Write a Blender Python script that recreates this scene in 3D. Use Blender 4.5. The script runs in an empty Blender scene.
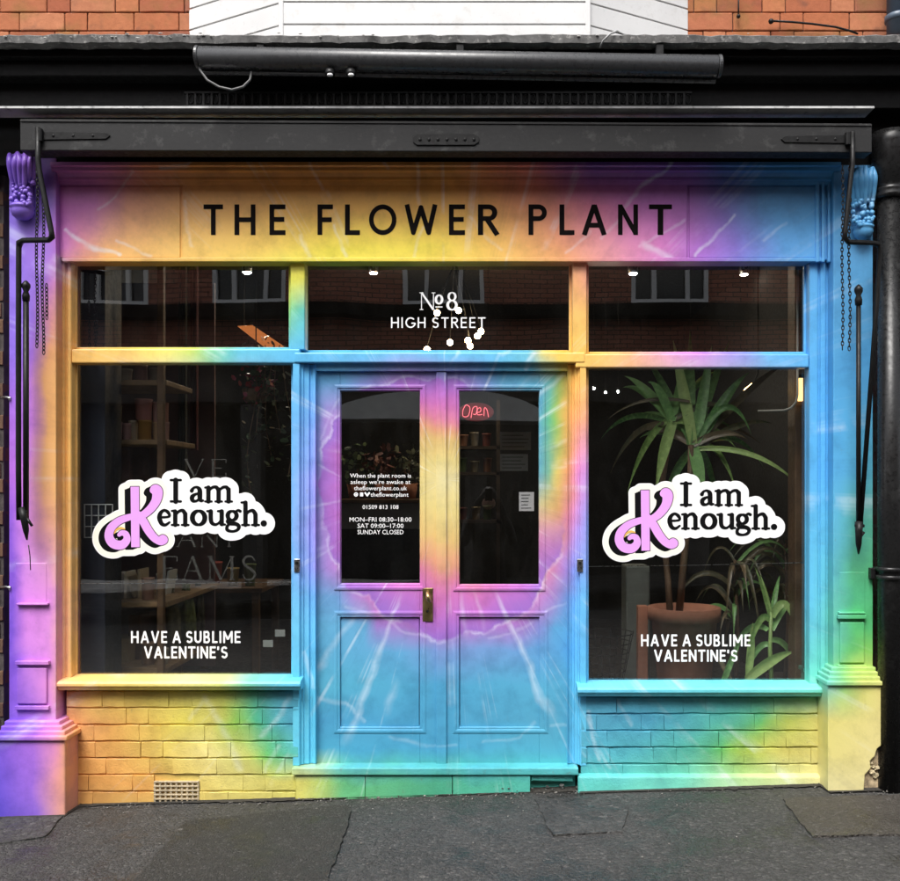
import bpy, bmesh, math, random
import numpy as np
from mathutils import Vector, Matrix

random.seed(7)
R = math.radians
sc = bpy.context.scene
COL = sc.collection

# ------------------------------------------------------------------ camera
S = 0.005                       # metres per photo pixel on the shopfront plane (y = 0)
CX, CY, CZ = 0.19, -4.6, 1.55   # the photographer's phone
def X(px): return (px - 450) * S
def Z(py): return (800 - py) * S
def U(px, py, y):               # the point at depth y that the photo shows at px, py
    k = (y - CY) / (-CY)
    return Vector((CX + (X(px) - CX) * k, y, CZ + (Z(py) - CZ) * k))
def UX(px, y): return U(px, 0, y).x
def UZ(py, y): return U(0, py, y).z

cam_d = bpy.data.cameras.new('camera'); cam = bpy.data.objects.new('camera', cam_d); COL.objects.link(cam)
cam.location = (CX, CY, CZ); cam.rotation_euler = (R(90), 0, 0)
cam_d.sensor_fit = 'HORIZONTAL'; cam_d.sensor_width = 36; cam_d.lens = 36 * (-CY) / 4.5
cam_d.shift_x = (0 - CX) / 4.5; cam_d.shift_y = (Z(440.5) - CZ) / 4.5
cam_d.clip_start = 0.02; cam_d.clip_end = 500
sc.camera = cam

# ------------------------------------------------------------------ sky and sun (bright overcast)
SUN_EL, SUN_AZ = R(58), R(200)
w = bpy.data.worlds.new('World'); sc.world = w; w.use_nodes = True
nt = w.node_tree; nt.nodes.clear()
sky = nt.nodes.new('ShaderNodeTexSky'); sky.sky_type = 'NISHITA'; sky.sun_disc = False
sky.sun_elevation = SUN_EL; sky.sun_rotation = SUN_AZ; sky.dust_density = 4; sky.air_density = 1.0
hs = nt.nodes.new('ShaderNodeHueSaturation'); hs.inputs['Saturation'].default_value = 0.22
bg = nt.nodes.new('ShaderNodeBackground'); bg.inputs['Strength'].default_value = 0.15
wo = nt.nodes.new('ShaderNodeOutputWorld')
nt.links.new(sky.outputs[0], hs.inputs['Color']); nt.links.new(hs.outputs[0], bg.inputs[0]); nt.links.new(bg.outputs[0], wo.inputs[0])
sd = bpy.data.lights.new('sun', 'SUN'); sd.energy = 1.5; sd.angle = R(30); sd.color = (1, .97, .93)
sun = bpy.data.objects.new('sun', sd); COL.objects.link(sun)
# from over the street, behind the camera's left shoulder
sun.rotation_euler = (R(90) - SUN_EL, 0, R(-20))
sc.view_settings.view_transform = 'Standard'; sc.view_settings.look = 'None'
sc.view_settings.exposure = 1.05; sc.view_settings.gamma = 1
sc.view_settings.use_curve_mapping = False
sc.cycles.use_denoising = True
sc.cycles.max_bounces = 6; sc.cycles.diffuse_bounces = 3; sc.cycles.glossy_bounces = 3; sc.cycles.use_adaptive_sampling = True; sc.cycles.adaptive_threshold = .02; sc.cycles.transparent_max_bounces = 16; sc.cycles.caustics_reflective = False; sc.cycles.caustics_refractive = False

# ------------------------------------------------------------------ helpers
def lin(c):
    return tuple((v / 12.92 if v <= .04045 else ((v + .055) / 1.055) ** 2.4) for v in (x / 255 for x in c))
def tag(o, label=None, cat=None, group=None, kind=None):
    if label: o['label'] = label
    if cat: o['category'] = cat
    if group: o['group'] = group
    if kind: o['kind'] = kind
    return o
def empty(name, loc=(0, 0, 0)):
    o = bpy.data.objects.new(name, None); COL.objects.link(o); o.location = loc; o.empty_display_size = .1
    return o
def link(name, me, mat=None, parent=None, smooth=False):
    if mat is not None and not me.materials: me.materials.append(mat)
    if smooth: me.polygons.foreach_set('use_smooth', [True] * len(me.polygons))
    o = bpy.data.objects.new(name, me); COL.objects.link(o)
    if parent is not None:
        o.parent = parent
        q, t = parent, Vector((0, 0, 0))
        while q is not None: t = t + q.location; q = q.parent
        o.location = -t          # geometry is written in world coordinates
    return o
class B:
    """collects shapes into one bmesh"""
    def __init__(s): s.bm = bmesh.new()
    def box(s, x0, x1, y0, y1, z0, z1):
        x0, x1 = sorted((x0, x1)); y0, y1 = sorted((y0, y1)); z0, z1 = sorted((z0, z1))
        m = Matrix.Translation(((x0 + x1) / 2, (y0 + y1) / 2, (z0 + z1) / 2)) @ Matrix.Diagonal((x1 - x0, y1 - y0, z1 - z0, 1))
        bmesh.ops.create_cube(s.bm, size=1, matrix=m); return s
    def pbox(s, px0, px1, py0, py1, yf, yb):      # front face drawn at photo pixels, at depth yf, back at yb
        return s.box(UX(px0, yf), UX(px1, yf), yf, yb, UZ(py0, yf), UZ(py1, yf))
    def prism(s, pts, y0, y1):                     # polygon of (x,z) extruded along y
        v0 = [s.bm.verts.new((x, y0, z)) for x, z in pts]; v1 = [s.bm.verts.new((x, y1, z)) for x, z in pts]
        n = len(pts)
        s.bm.faces.new(v0); s.bm.faces.new(v1[::-1])
        for i in range(n): s.bm.faces.new((v0[i], v1[i], v1[(i + 1) % n], v0[(i + 1) % n]))
        return s
    def pprism(s, pts, yf, yb): return s.prism([(UX(a, yf), UZ(b, yf)) for a, b in pts], yf, yb)
    def profile_x(s, prof, x0, x1):                # polygon of (y,z) swept along x
        v0 = [s.bm.verts.new((x0, y, z)) for y, z in prof]; v1 = [s.bm.verts.new((x1, y, z)) for y, z in prof]
        n = len(prof); s.bm.faces.new(v0); s.bm.faces.new(v1[::-1])
        for i in range(n): s.bm.faces.new((v0[i], v1[i], v1[(i + 1) % n], v0[(i + 1) % n]))
        return s
    def profile_z(s, prof, z0, z1):                # polygon of (x,y) swept along z
        v0 = [s.bm.verts.new((x, y, z0)) for x, y in prof]; v1 = [s.bm.verts.new((x, y, z1)) for x, y in prof]
        n = len(prof); s.bm.faces.new(v0); s.bm.faces.new(v1[::-1])
        for i in range(n): s.bm.faces.new((v0[i], v1[i], v1[(i + 1) % n], v0[(i + 1) % n]))
        return s
    def tube(s, pts, r, seg=10, closed=False):
        pts = [Vector(p) for p in pts]; n = len(pts)
        rr = r if isinstance(r, (list, tuple)) else [r] * n
        rings = []; up = None
        for i, p in enumerate(pts):
            a = pts[(i - 1) % n] if (i > 0 or closed) else p
            b = pts[(i + 1) % n] if (i < n - 1 or closed) else p
            d = (b - a).normalized()
            if up is None:
                up = Vector((0, 0, 1)) if abs(d.z) < .9 else Vector((1, 0, 0))
            u = (up - d * up.dot(d)).normalized(); v = d.cross(u); up = u
            f = 1.0
            if 0 < i < n - 1:
                c = (p - a).normalized().dot((b - p).normalized()); f = 1 / max(.6, math.sqrt((1 + c) / 2))
            rings.append([s.bm.verts.new(p + (u * math.cos(t) + v * math.sin(t)) * rr[i] * f) for t in [2 * math.pi * k / seg for k in range(seg)]])
        for i in range(n if closed else n - 1):
            A, Bq = rings[i], rings[(i + 1) % n]
            for k in range(seg): s.bm.faces.new((A[k], A[(k + 1) % seg], Bq[(k + 1) % seg], Bq[k]))
        if not closed:
            s.bm.faces.new(rings[0][::-1]); s.bm.faces.new(rings[-1])
        return s
    def lathe(s, prof, c, seg=24):                 # (radius, z) about a vertical axis through c
        rings = [[s.bm.verts.new((c[0] + r * math.cos(t), c[1] + r * math.sin(t), c[2] + z)) for t in [2 * math.pi * k / seg for k in range(seg)]] for r, z in prof]
        for A, Bq in zip(rings, rings[1:]):
            for k in range(seg): s.bm.faces.new((A[k], A[(k + 1) % seg], Bq[(k + 1) % seg], Bq[k]))
        s.bm.faces.new(rings[0][::-1]); s.bm.faces.new(rings[-1]); return s
    def sphere(s, c, r, u=12, v=8, sc_=(1, 1, 1)):
        bmesh.ops.create_uvsphere(s.bm, u_segments=u, v_segments=v, radius=r, matrix=Matrix.Translation(c) @ Matrix.Diagonal((*sc_, 1))); return s
    def mesh(s, name, bevel=0, seg=2, jitter=0):
        bm = s.bm
        bmesh.ops.recalc_face_normals(bm, faces=bm.faces)
        if bevel:
            ed = [e for e in bm.edges if len(e.link_faces) == 2 and e.calc_face_angle(0) > .6]
            bmesh.ops.bevel(bm, geom=ed, offset=bevel, segments=seg, affect='EDGES', profile=.5, clamp_overlap=True)
        if jitter:
            for v in bm.verts: v.co += Vector((random.uniform(-1, 1), random.uniform(-1, 1), random.uniform(-1, 1))) * jitter
        me = bpy.data.meshes.new(name); bm.to_mesh(me); bm.free(); return me
    def obj(s, name, mat, parent=None, bevel=0, seg=2, smooth=False, jitter=0):
        return link(name, s.mesh(name, bevel, seg, jitter), mat, parent, smooth)

# ------------------------------------------------------------------ materials
class NT:
    def __init__(s, name):
        s.m = bpy.data.materials.new(name); s.m.use_nodes = True; s.t = s.m.node_tree; s.t.nodes.clear()
        s.out = s.n('ShaderNodeOutputMaterial')
    def n(s, typ, **kw):
        nd = s.t.nodes.new(typ)
        for k, v in kw.items(): setattr(nd, k, v)
        return nd
    def set(s, sock, v):
        if hasattr(v, 'links') or isinstance(v, bpy.types.NodeSocket): s.t.links.new(v, sock)
        else: sock.default_value = v
    def math(s, op, a, b=None, c=None, clamp=False):
        nd = s.n('ShaderNodeMath', operation=op, use_clamp=clamp); s.set(nd.inputs[0], a)
        if b is not None: s.set(nd.inputs[1], b)
        if c is not None: s.set(nd.inputs[2], c)
        return nd.outputs[0]
    def maprange(s, v, a, b, c=0, d=1, smooth=False):
        nd = s.n('ShaderNodeMapRange'); nd.interpolation_type = 'SMOOTHSTEP' if smooth else 'LINEAR'
        for i, q in enumerate((v, a, b, c, d)): s.set(nd.inputs[i], q)
        return nd.outputs[0]
    def noise(s, vec, scale, detail=3, rough=.55, dim='3D'):
        nd = s.n('ShaderNodeTexNoise', noise_dimensions=dim)
        if vec is not None: s.set(nd.inputs['Vector' if dim != '1D' else 'W'], vec)
        nd.inputs['Scale'].default_value = scale; nd.inputs['Detail'].default_value = detail; nd.inputs['Roughness'].default_value = rough
        return nd.outputs[0]
    def mix(s, f, a, b, mode='MIX'):
        nd = s.n('ShaderNodeMix', data_type='RGBA', blend_type=mode); nd.clamp_factor = True
        s.set(nd.inputs[0], f)
        for i, q in ((6, a), (7, b)):
            if isinstance(q, tuple) and len(q) == 3: q = (*q, 1)
            s.set(nd.inputs[i], q)
        return nd.outputs[2]
    def ramp(s, f, stops, interp='LINEAR'):
        nd = s.n('ShaderNodeValToRGB'); cr = nd.color_ramp; cr.interpolation = interp
        stops = sorted(stops, key=lambda q: q[0])
        while len(cr.elements) < len(stops): cr.elements.new(1)
        for e, (p, c) in zip(cr.elements, stops):
            e.position = min(max(p, 0), 1)
        for e, (p, c) in zip(cr.elements, stops):
            e.color = (*c, 1) if len(c) == 3 else c
        s.set(nd.inputs[0], f); return nd.outputs[0]
    def bump(s, h, strength, dist=.01):
        nd = s.n('ShaderNodeBump'); nd.inputs['Strength'].default_value = strength; nd.inputs['Distance'].default_value = dist
        s.set(nd.inputs['Height'], h); return nd.outputs[0]
    def bsdf(s, col, rough=.5, normal=None, metal=0, spec=.5, coat=0):
        nd = s.n('ShaderNodeBsdfPrincipled')
        if isinstance(col, tuple) and len(col) == 3: col = (*col, 1)
        s.set(nd.inputs['Base Color'], col); s.set(nd.inputs['Roughness'], rough); s.set(nd.inputs['Metallic'], metal)
        s.set(nd.inputs['Specular IOR Level'], spec)
        if coat: s.set(nd.inputs['Coat Weight'], coat)
        if normal is not None: s.set(nd.inputs['Normal'], normal)
        s.t.links.new(nd.outputs[0], s.out.inputs[0]); return nd
    def pos(s): return s.n('ShaderNodeNewGeometry').outputs['Position']
    def objc(s): return s.n('ShaderNodeTexCoord').outputs['Object']
    def rnd(s): return s.n('ShaderNodeObjectInfo').outputs['Random']

def worn(name, col, rough=.5, var=.25, scale=6, bump=.15, metal=0, spec=.5, dirt=None, bscale=40):
    """plain surface with tonal variation, small relief and uneven gloss"""
    k = NT(name); p = k.pos()
    a = k.noise(p, scale, 5, .6); b = k.noise(p, bscale, 3, .6)
    f = k.maprange(a, .3, .7, 0, 1)
    c1 = tuple(max(0, v * (1 - var)) for v in col); c2 = tuple(min(1, v * (1 + var)) for v in col)
    c = k.mix(f, c1, c2)
    if dirt:
        c = k.mix(k.maprange(k.noise(p, scale * 3.1, 6, .7), .56, .7, 0, .8), c, dirt)
    k.bsdf(c, k.maprange(b, .3, .7, max(.02, rough - .1), min(1, rough + .1)), k.bump(b, bump, .004), metal, spec)
    return k.m

# the tie-dye paint: colour rows over the shopfront (photo-pixel coordinates of the front plane)
ROWS = [
 (168, [(0,(120,85,215)),(45,(140,90,190)),(62,(190,110,185)),(110,(205,120,175)),(150,(215,135,115)),(200,(215,140,75)),(300,(220,140,70)),(450,(222,145,75)),(530,(222,120,115)),(560,(160,90,150)),(590,(120,80,175)),(640,(130,85,175)),(690,(120,90,175)),(720,(70,110,175)),(780,(70,140,195)),(840,(75,155,210)),(880,(100,175,230))]),
 (210, [(5,(135,105,225)),(40,(150,115,220)),(60,(205,110,195)),(95,(215,130,195)),(130,(230,160,130)),(180,(238,175,105)),(300,(240,182,88)),(430,(240,182,82)),(490,(238,165,85)),(540,(232,145,110)),(590,(225,125,155)),(640,(205,115,190)),(685,(175,105,185)),(720,(130,110,190)),(760,(85,150,205)),(840,(80,165,222)),(875,(110,185,232))]),
 (250, [(5,(140,110,230)),(45,(170,120,225)),(62,(210,120,212)),(85,(232,150,160)),(110,(245,185,115)),(180,(246,198,108)),(270,(246,208,95)),(330,(250,228,78)),(430,(250,222,80)),(500,(246,195,95)),(560,(240,165,115)),(610,(235,155,170)),(660,(222,130,200)),(700,(175,112,210)),(735,(135,120,215)),(780,(92,162,225)),(875,(95,175,232))]),
 (280, [(10,(150,120,238)),(35,(170,125,235)),(48,(220,140,210)),(62,(240,170,125)),(76,(245,190,108)),(200,(245,200,100)),(288,(228,228,85)),(306,(235,228,85)),(440,(250,215,90)),(560,(245,185,110)),(580,(242,172,120)),(600,(235,160,150)),(690,(180,120,210)),(760,(110,165,230)),(812,(92,175,235)),(875,(95,178,235))]),
 (312, [(10,(150,118,240)),(30,(165,120,240)),(45,(235,155,170)),(62,(245,188,110)),(76,(246,192,108)),(200,(240,210,100)),(285,(140,212,120)),(298,(105,205,185)),(310,(100,200,200)),(440,(150,205,180)),(560,(247,195,105)),(590,(247,192,110)),(690,(210,150,220)),(760,(120,170,232)),(812,(92,178,236)),(875,(95,178,235))]),
 (352, [(10,(150,115,240)),(28,(185,125,240)),(45,(243,172,120)),(75,(246,192,104)),(130,(248,206,100)),(165,(246,232,118)),(190,(205,226,108)),(212,(110,206,150)),(240,(100,196,224)),(300,(92,186,232)),(400,(98,190,234)),(500,(100,190,232)),(528,(110,192,215)),(542,(215,208,130)),(560,(249,202,90)),(595,(250,202,108)),(632,(246,178,130)),(668,(232,162,200)),(702,(202,142,226)),(742,(150,152,232)),(770,(95,180,236)),(875,(86,176,236))]),
 (380, [(10,(165,115,238)),(26,(205,130,238)),(42,(244,178,118)),(75,(246,192,104)),(290,(96,184,234)),(345,(112,182,236)),(368,(140,155,228)),(395,(188,142,226)),(440,(172,140,224)),(462,(172,138,224)),(482,(130,160,232)),(500,(100,186,228)),(540,(105,192,225)),(552,(125,206,190)),(560,(185,208,110)),(574,(246,192,100)),(590,(247,190,110)),(812,(88,178,238)),(875,(86,176,236))]),
 (420, [(10,(180,115,235)),(24,(215,135,238)),(42,(245,180,115)),(75,(246,190,104)),(290,(100,182,236)),(314,(125,172,236)),(326,(180,150,232)),(338,(196,150,230)),(418,(232,150,185)),(428,(244,190,155)),(440,(248,205,140)),(456,(240,165,150)),(464,(215,150,200)),(540,(108,190,226)),(552,(108,206,160)),(560,(150,212,110)),(568,(235,205,105)),(578,(246,175,120)),(592,(240,165,140)),(812,(88,180,240)),(845,(88,180,238)),(875,(90,182,228))]),
 (470, [(10,(190,112,232)),(22,(220,135,238)),(42,(245,182,120)),(75,(246,190,104)),(290,(112,184,238)),(312,(150,165,236)),(322,(190,150,232)),(340,(206,150,228)),(416,(244,200,150)),(428,(249,222,145)),(442,(250,236,172)),(458,(250,222,132)),(468,(248,205,130)),(538,(120,200,220)),(548,(135,208,170)),(558,(240,222,118)),(570,(246,175,128)),(580,(224,144,208)),(592,(200,150,225)),(812,(90,182,240)),(845,(90,182,236)),(875,(90,184,212))]),
 (520, [(8,(150,95,228)),(22,(222,140,240)),(42,(243,172,150)),(60,(246,190,110)),(290,(114,182,240)),(310,(160,160,236)),(322,(192,150,234)),(340,(212,150,230)),(416,(248,205,145)),(430,(250,224,145)),(442,(250,234,165)),(460,(250,222,140)),(536,(248,222,150)),(550,(248,200,120)),(560,(246,180,130)),(570,(236,152,190)),(582,(172,152,236)),(594,(120,172,238)),(812,(96,190,238)),(840,(96,190,226)),(858,(92,188,175)),(880,(92,188,160))]),
 (570, [(8,(140,90,228)),(20,(220,145,240)),(40,(236,160,225)),(58,(246,188,135)),(75,(248,194,112)),(290,(108,182,240)),(314,(150,162,236)),(326,(186,150,234)),(340,(218,148,230)),(385,(236,140,210)),(418,(246,160,150)),(430,(248,182,125)),(442,(250,212,140)),(458,(248,192,132)),(470,(246,172,140)),(536,(246,182,150)),(552,(240,150,190)),(566,(200,150,228)),(578,(130,165,238)),(812,(98,196,238)),(838,(100,196,210)),(858,(90,190,140)),(880,(90,190,130))]),
 (598, [(8,(140,92,228)),(22,(226,142,240)),(45,(236,152,232)),(60,(245,182,150)),(75,(248,196,112)),(290,(108,190,238)),(336,(124,180,238)),(350,(180,150,230)),(372,(226,132,214)),(418,(243,140,186)),(442,(246,168,160)),(500,(242,142,196)),(536,(224,142,218)),(552,(190,150,230)),(566,(130,175,238)),(580,(100,185,240)),(812,(100,200,236)),(838,(108,204,196)),(858,(86,196,140)),(880,(86,196,130))]),
 (628, [(8,(130,88,225)),(24,(226,142,240)),(45,(236,152,236)),(60,(244,178,160)),(75,(248,196,112)),(290,(106,196,236)),(362,(112,190,238)),(376,(176,136,224)),(440,(200,128,218)),(520,(192,136,226)),(540,(150,160,234)),(556,(104,186,238)),(600,(98,186,238)),(812,(104,206,226)),(838,(110,206,190)),(856,(90,198,120)),(880,(90,198,120))]),
 (652, [(8,(128,85,224)),(26,(222,142,240)),(45,(236,152,238)),(60,(243,172,172)),(75,(248,196,112)),(290,(100,192,232)),(400,(104,186,236)),(440,(136,168,232)),(500,(124,176,236)),(570,(94,182,238)),(812,(108,212,214)),(834,(112,206,190)),(850,(106,204,120)),(868,(140,214,100)),(880,(140,214,100))]),
 (688, [(8,(138,90,226)),(26,(190,125,234)),(45,(236,150,232)),(62,(245,185,140)),(90,(250,212,112)),(150,(249,228,112)),(190,(250,240,130)),(225,(232,236,112)),(248,(120,212,165)),(275,(104,204,220)),(300,(98,200,232)),(440,(84,180,226)),(580,(98,194,232)),(700,(102,206,216)),(800,(112,216,202)),(826,(120,215,190)),(842,(160,218,130)),(860,(225,225,125)),(880,(240,228,140))]),
 (722, [(0,(130,92,228)),(30,(175,115,232)),(58,(232,148,215)),(70,(245,172,115)),(110,(245,182,98)),(150,(242,205,98)),(185,(246,230,100)),(215,(240,230,118)),(236,(155,215,92)),(255,(84,196,150)),(288,(92,190,218)),(315,(84,180,226)),(440,(82,178,222)),(575,(92,182,216)),(650,(88,182,216)),(720,(92,196,180)),(760,(112,202,112)),(788,(200,216,100)),(826,(236,226,132)),(880,(242,228,150))]),
 (752, [(0,(122,88,226)),(35,(178,115,232)),(58,(235,150,195)),(70,(244,172,100)),(120,(246,184,98)),(165,(242,215,108)),(212,(250,235,150)),(245,(215,226,122)),(268,(115,210,118)),(294,(92,200,185)),(315,(84,184,224)),(440,(82,180,222)),(580,(92,192,218)),(640,(92,196,205)),(690,(92,196,170)),(722,(112,206,110)),(746,(182,216,84)),(780,(236,226,120)),(870,(242,228,155))]),
 (782, [(0,(105,82,222)),(35,(165,112,232)),(58,(240,162,165)),(78,(245,175,95)),(150,(245,180,95)),(182,(240,210,110)),(232,(240,226,130)),(300,(236,230,118)),(326,(195,226,116)),(346,(112,206,140)),(440,(84,190,150)),(520,(86,196,175)),(590,(96,208,198)),(680,(120,216,190)),(740,(190,226,160)),(830,(240,230,165)),(880,(242,228,160))]),
 (812, [(0,(98,78,215)),(40,(150,108,225)),(62,(225,160,160)),(80,(238,175,100)),(180,(236,208,115)),(300,(234,228,122)),(346,(120,206,140)),(440,(84,190,150)),(520,(86,196,175)),(600,(110,212,200)),(740,(190,226,160)),(830,(240,230,165)),(880,(242,228,160))]),
]
PALE = lin((236, 246, 252))
def paint(name, lo, hi, rays=(), segs=(), jag=0, ring=0, fan=.3, sstr=.42, objvar=.05, gain=.82, proud=1, wood=0, relief=.12, dirt=.25, warp=9):
    k = NT(name); pos = k.pos()
    sp = k.n('ShaderNodeSeparateXYZ'); k.set(sp.inputs[0], pos)
    px = k.math('MULTIPLY_ADD', sp.outputs[0], 1 / S, 450); py = k.math('MULTIPLY_ADD', sp.outputs[2], -1 / S, 800)
    if proud != 1:      # the pilasters stand forward of the front: their pattern is laid out a little larger
        px = k.math('MULTIPLY_ADD', px, proud, 488 * (1 - proud)); py = k.math('MULTIPLY_ADD', py, proud, 490 * (1 - proud))
    nz = k.n('ShaderNodeTexNoise'); k.set(nz.inputs['Vector'], pos); nz.inputs['Scale'].default_value = 4.5; nz.inputs['Detail'].default_value = 4
    ns = k.n('ShaderNodeSeparateXYZ'); k.set(ns.inputs[0], nz.outputs['Color'])
    wx = k.math('MULTIPLY_ADD', ns.outputs[0], 2 * warp, k.math('SUBTRACT', px, warp)); wy = k.math('MULTIPLY_ADD', ns.outputs[1], 2 * warp, k.math('SUBTRACT', py, warp))
    dx = k.math('SUBTRACT', px, 445); dy = k.math('SUBTRACT', py, 480)
    th = k.math('ARCTAN2', dx, dy); rr = k.math('POWER', k.math('MULTIPLY_ADD', dx, dx, k.math('MULTIPLY', dy, dy)), .5)
    if jag:
        v = k.n('ShaderNodeTexVoronoi', voronoi_dimensions='1D'); k.set(v.inputs['W'], th); v.inputs['Scale'].default_value = 4.2
        j = k.math('MULTIPLY', k.math('SUBTRACT', v.outputs['Distance'], .22), jag)
        q = k.math('DIVIDE', j, k.math('MAXIMUM', rr, 40))
        wx = k.math('MULTIPLY_ADD', dx, q, wx); wy = k.math('MULTIPLY_ADD', dy, q, wy)
    t = k.math('DIVIDE', wx, 900)
    rows = [r for r in ROWS if lo <= r[0] <= hi]
    col = None
    for i, (yy, st) in enumerate(rows):
        c = k.ramp(t, [(a / 900, tuple(min(.93, gain * v + .012) for v in lin(b))) for a, b in st])
        col = c if col is None else k.mix(k.maprange(wy, rows[i - 1][0], yy, 0, 1), col, c)
    if ring:
        bs = [(-180,104),(-165,108),(-150,116),(-130,128),(-110,130),(-90,129),(-75,131),(-60,138),(-45,148),(-33,146),(-20,154),(0,161),(18,163),(35,150),(50,142),(65,136),(90,126),(130,104),(150,98),(180,104)]
        tw = k.math('MULTIPLY_ADD', th, 1 / (2 * math.pi), .5)
        Bd = k.ramp(tw, [((a + 180) / 360, (b_ / 250,) * 3) for a, b_ in bs])
        v = k.n('ShaderNodeTexVoronoi', voronoi_dimensions='1D'); k.set(v.inputs['W'], th); v.inputs['Scale'].default_value = 3.3; v.inputs['Randomness'].default_value = .9
        sca = k.math('MULTIPLY_ADD', v.outputs['Distance'], .09, k.math('MULTIPLY_ADD', k.noise(pos, 22, 3), .07, .925))
        rho = k.math('DIVIDE', k.math('DIVIDE', rr, 250), k.math('MULTIPLY', k.math('MULTIPLY', Bd, sca), 1))
        rho2 = k.math('MULTIPLY_ADD', ns.outputs[0], .22, k.math('SUBTRACT', rho, .11))
        rc = k.ramp(rho2, [(q, tuple(gain * c_ + .012 for c_ in lin(c))) for q, c in [(0,(250,238,180)),(.2,(250,230,150)),(.4,(249,212,135)),(.52,(246,178,140)),(.62,(240,145,175)),(.73,(230,130,208)),(.86,(205,125,222)),(1,(170,122,224))]])
        am = k.ramp(tw, [(q, (c,) * 3) for q, c in ((0, 1), (.6, 1), (.66, .75), (.71, 0), (.955, 0), (.985, 1))])
        xm = k.math('MAXIMUM', am, k.maprange(px, 462, 482, 1, 0))
        col = k.mix(k.math('MULTIPLY', k.maprange(rho, .985, 1.01, 1, 0), xm), col, rc)
        edge = k.math('MULTIPLY', k.maprange(k.math('ABSOLUTE', k.math('SUBTRACT', rho, 1.005)), 0, .02, .3, 0), k.math('MULTIPLY', xm, k.maprange(k.noise(pos, 9, 2), .4, .6, 0, 1)))
        col = k.mix(edge, col, PALE)
    if fan:   # faint creases of the tie, fanning out from the middle
        fn = k.noise(k.math('MULTIPLY', th, 9), 1, 4, .75, '1D')
        col = k.mix(k.math('MULTIPLY', k.maprange(fn, .56, .72, 0, fan), k.maprange(k.noise(pos, 6, 3), .42, .6, 0, 1)), col, PALE)
        col = k.mix(k.maprange(fn, .3, .44, fan * .5, 0), col, k.mix(1, col, (.55, .55, .72), 'MULTIPLY'))
    # soft tonal mottling of sprayed paint
    m = k.noise(pos, 9, 6, .65)
    col = k.mix(1, col, k.ramp(m, [(.3, (.8, .8, .82)), (.55, (1, 1, 1)), (.8, (1, 1, 1))]), 'MULTIPLY')
    mask = None
    if rays:
        tt = k.math('MULTIPLY_ADD', k.math('ADD', th, k.math('MULTIPLY_ADD', k.noise(pos, 5, 2), .09, -.045)), 1 / (2 * math.pi), .5)
        for part in (rays[0::3], rays[1::3], rays[2::3]):
            st = []; rg = [(0, (0, 0, 0))]
            part = sorted(part)
            for a, wd, r0, r1, I in part:
                c = (a / 360) + .5; wd /= 360
                wd *= .45; I *= .5; st += [(c - wd, (0, 0, 0)), (c, (I, I, I)), (c + wd, (0, 0, 0))]
            cs = [(a / 360) + .5 for a, *_ in part]
            rg = [((0 if i == 0 else (cs[i] + cs[i - 1]) / 2), (p_[2] / 700, p_[3] / 700, 0)) for i, p_ in enumerate(part)]
            f = k.ramp(tt, st); g = k.n('ShaderNodeSeparateColor'); k.set(g.inputs[0], k.ramp(tt, rg, 'CONSTANT'))
            r7 = k.math('DIVIDE', rr, 700)
            a_ = k.maprange(r7, g.outputs[0], k.math('ADD', g.outputs[0], .03)); b_ = k.maprange(r7, k.math('SUBTRACT', g.outputs[1], .04), g.outputs[1], 1, 0)
            q = k.math('MULTIPLY', f, k.math('MULTIPLY', a_, b_))
            mask = q if mask is None else k.math('MAXIMUM', mask, q)
    if segs:
        cv = k.n('ShaderNodeCombineXYZ'); k.set(cv.inputs[0], k.math('MULTIPLY_ADD', ns.outputs[2], 20, k.math('SUBTRACT', px, 10))); k.set(cv.inputs[1], k.math('MULTIPLY_ADD', ns.outputs[0], 20, k.math('SUBTRACT', py, 10)))
        for (ax, ay, bx, by, wd, I) in segs:
            sub = k.n('ShaderNodeVectorMath', operation='SUBTRACT'); k.set(sub.inputs[0], cv.outputs[0]); sub.inputs[1].default_value = (ax, ay, 0)
            L2 = (bx - ax) ** 2 + (by - ay) ** 2
            dt = k.n('ShaderNodeVectorMath', operation='DOT_PRODUCT'); k.set(dt.inputs[0], sub.outputs[0]); dt.inputs[1].default_value = ((bx - ax) / L2, (by - ay) / L2, 0)
            tt2 = k.math('MULTIPLY', dt.outputs['Value'], 1, clamp=True)
            ma = k.n('ShaderNodeVectorMath', operation='MULTIPLY_ADD'); k.set(ma.inputs[0], tt2); ma.inputs[1].default_value = (ax - bx, ay - by, 0); k.set(ma.inputs[2], sub.outputs[0])
            ln = k.n('ShaderNodeVectorMath', operation='LENGTH'); k.set(ln.inputs[0], ma.outputs[0])
            q = k.maprange(ln.outputs['Value'], wd * .7, 0, 0, I * sstr, smooth=True)
            mask = q if mask is None else k.math('MAXIMUM', mask, q)
    if mask is not None:
        mask = k.math('MULTIPLY', mask, k.maprange(k.noise(pos, 14, 3), .3, .55, .45, 1))
        col = k.mix(mask, col, PALE)
    col = k.mix(1, col, k.ramp(k.rnd(), [(0, (1 - objvar,) * 3), (1, (1, 1, 1))]), 'MULTIPLY')
    fine = k.noise(pos, 120, 3, .6)
    h = k.math('MULTIPLY_ADD', m, .6, k.math('MULTIPLY', fine, .25))
    if wood:
        mp = k.n('ShaderNodeMapping'); k.set(mp.inputs[0], pos); mp.inputs['Scale'].default_value = (70, 70, 2.2)
        g = k.noise(mp.outputs[0], 1, 4, .6)
        h = k.math('MULTIPLY_ADD', g, wood, h)
        col = k.mix(k.maprange(g, .6, .76, 0, .25 * min(1, wood)), col, k.mix(1, col, (.72, .6, .48), 'MULTIPLY'))
    if dirt:
        d = k.maprange(k.noise(pos, 23, 6, .75), .62, .74, 0, dirt)
        col = k.mix(d, col, (.16, .14, .11))
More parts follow.
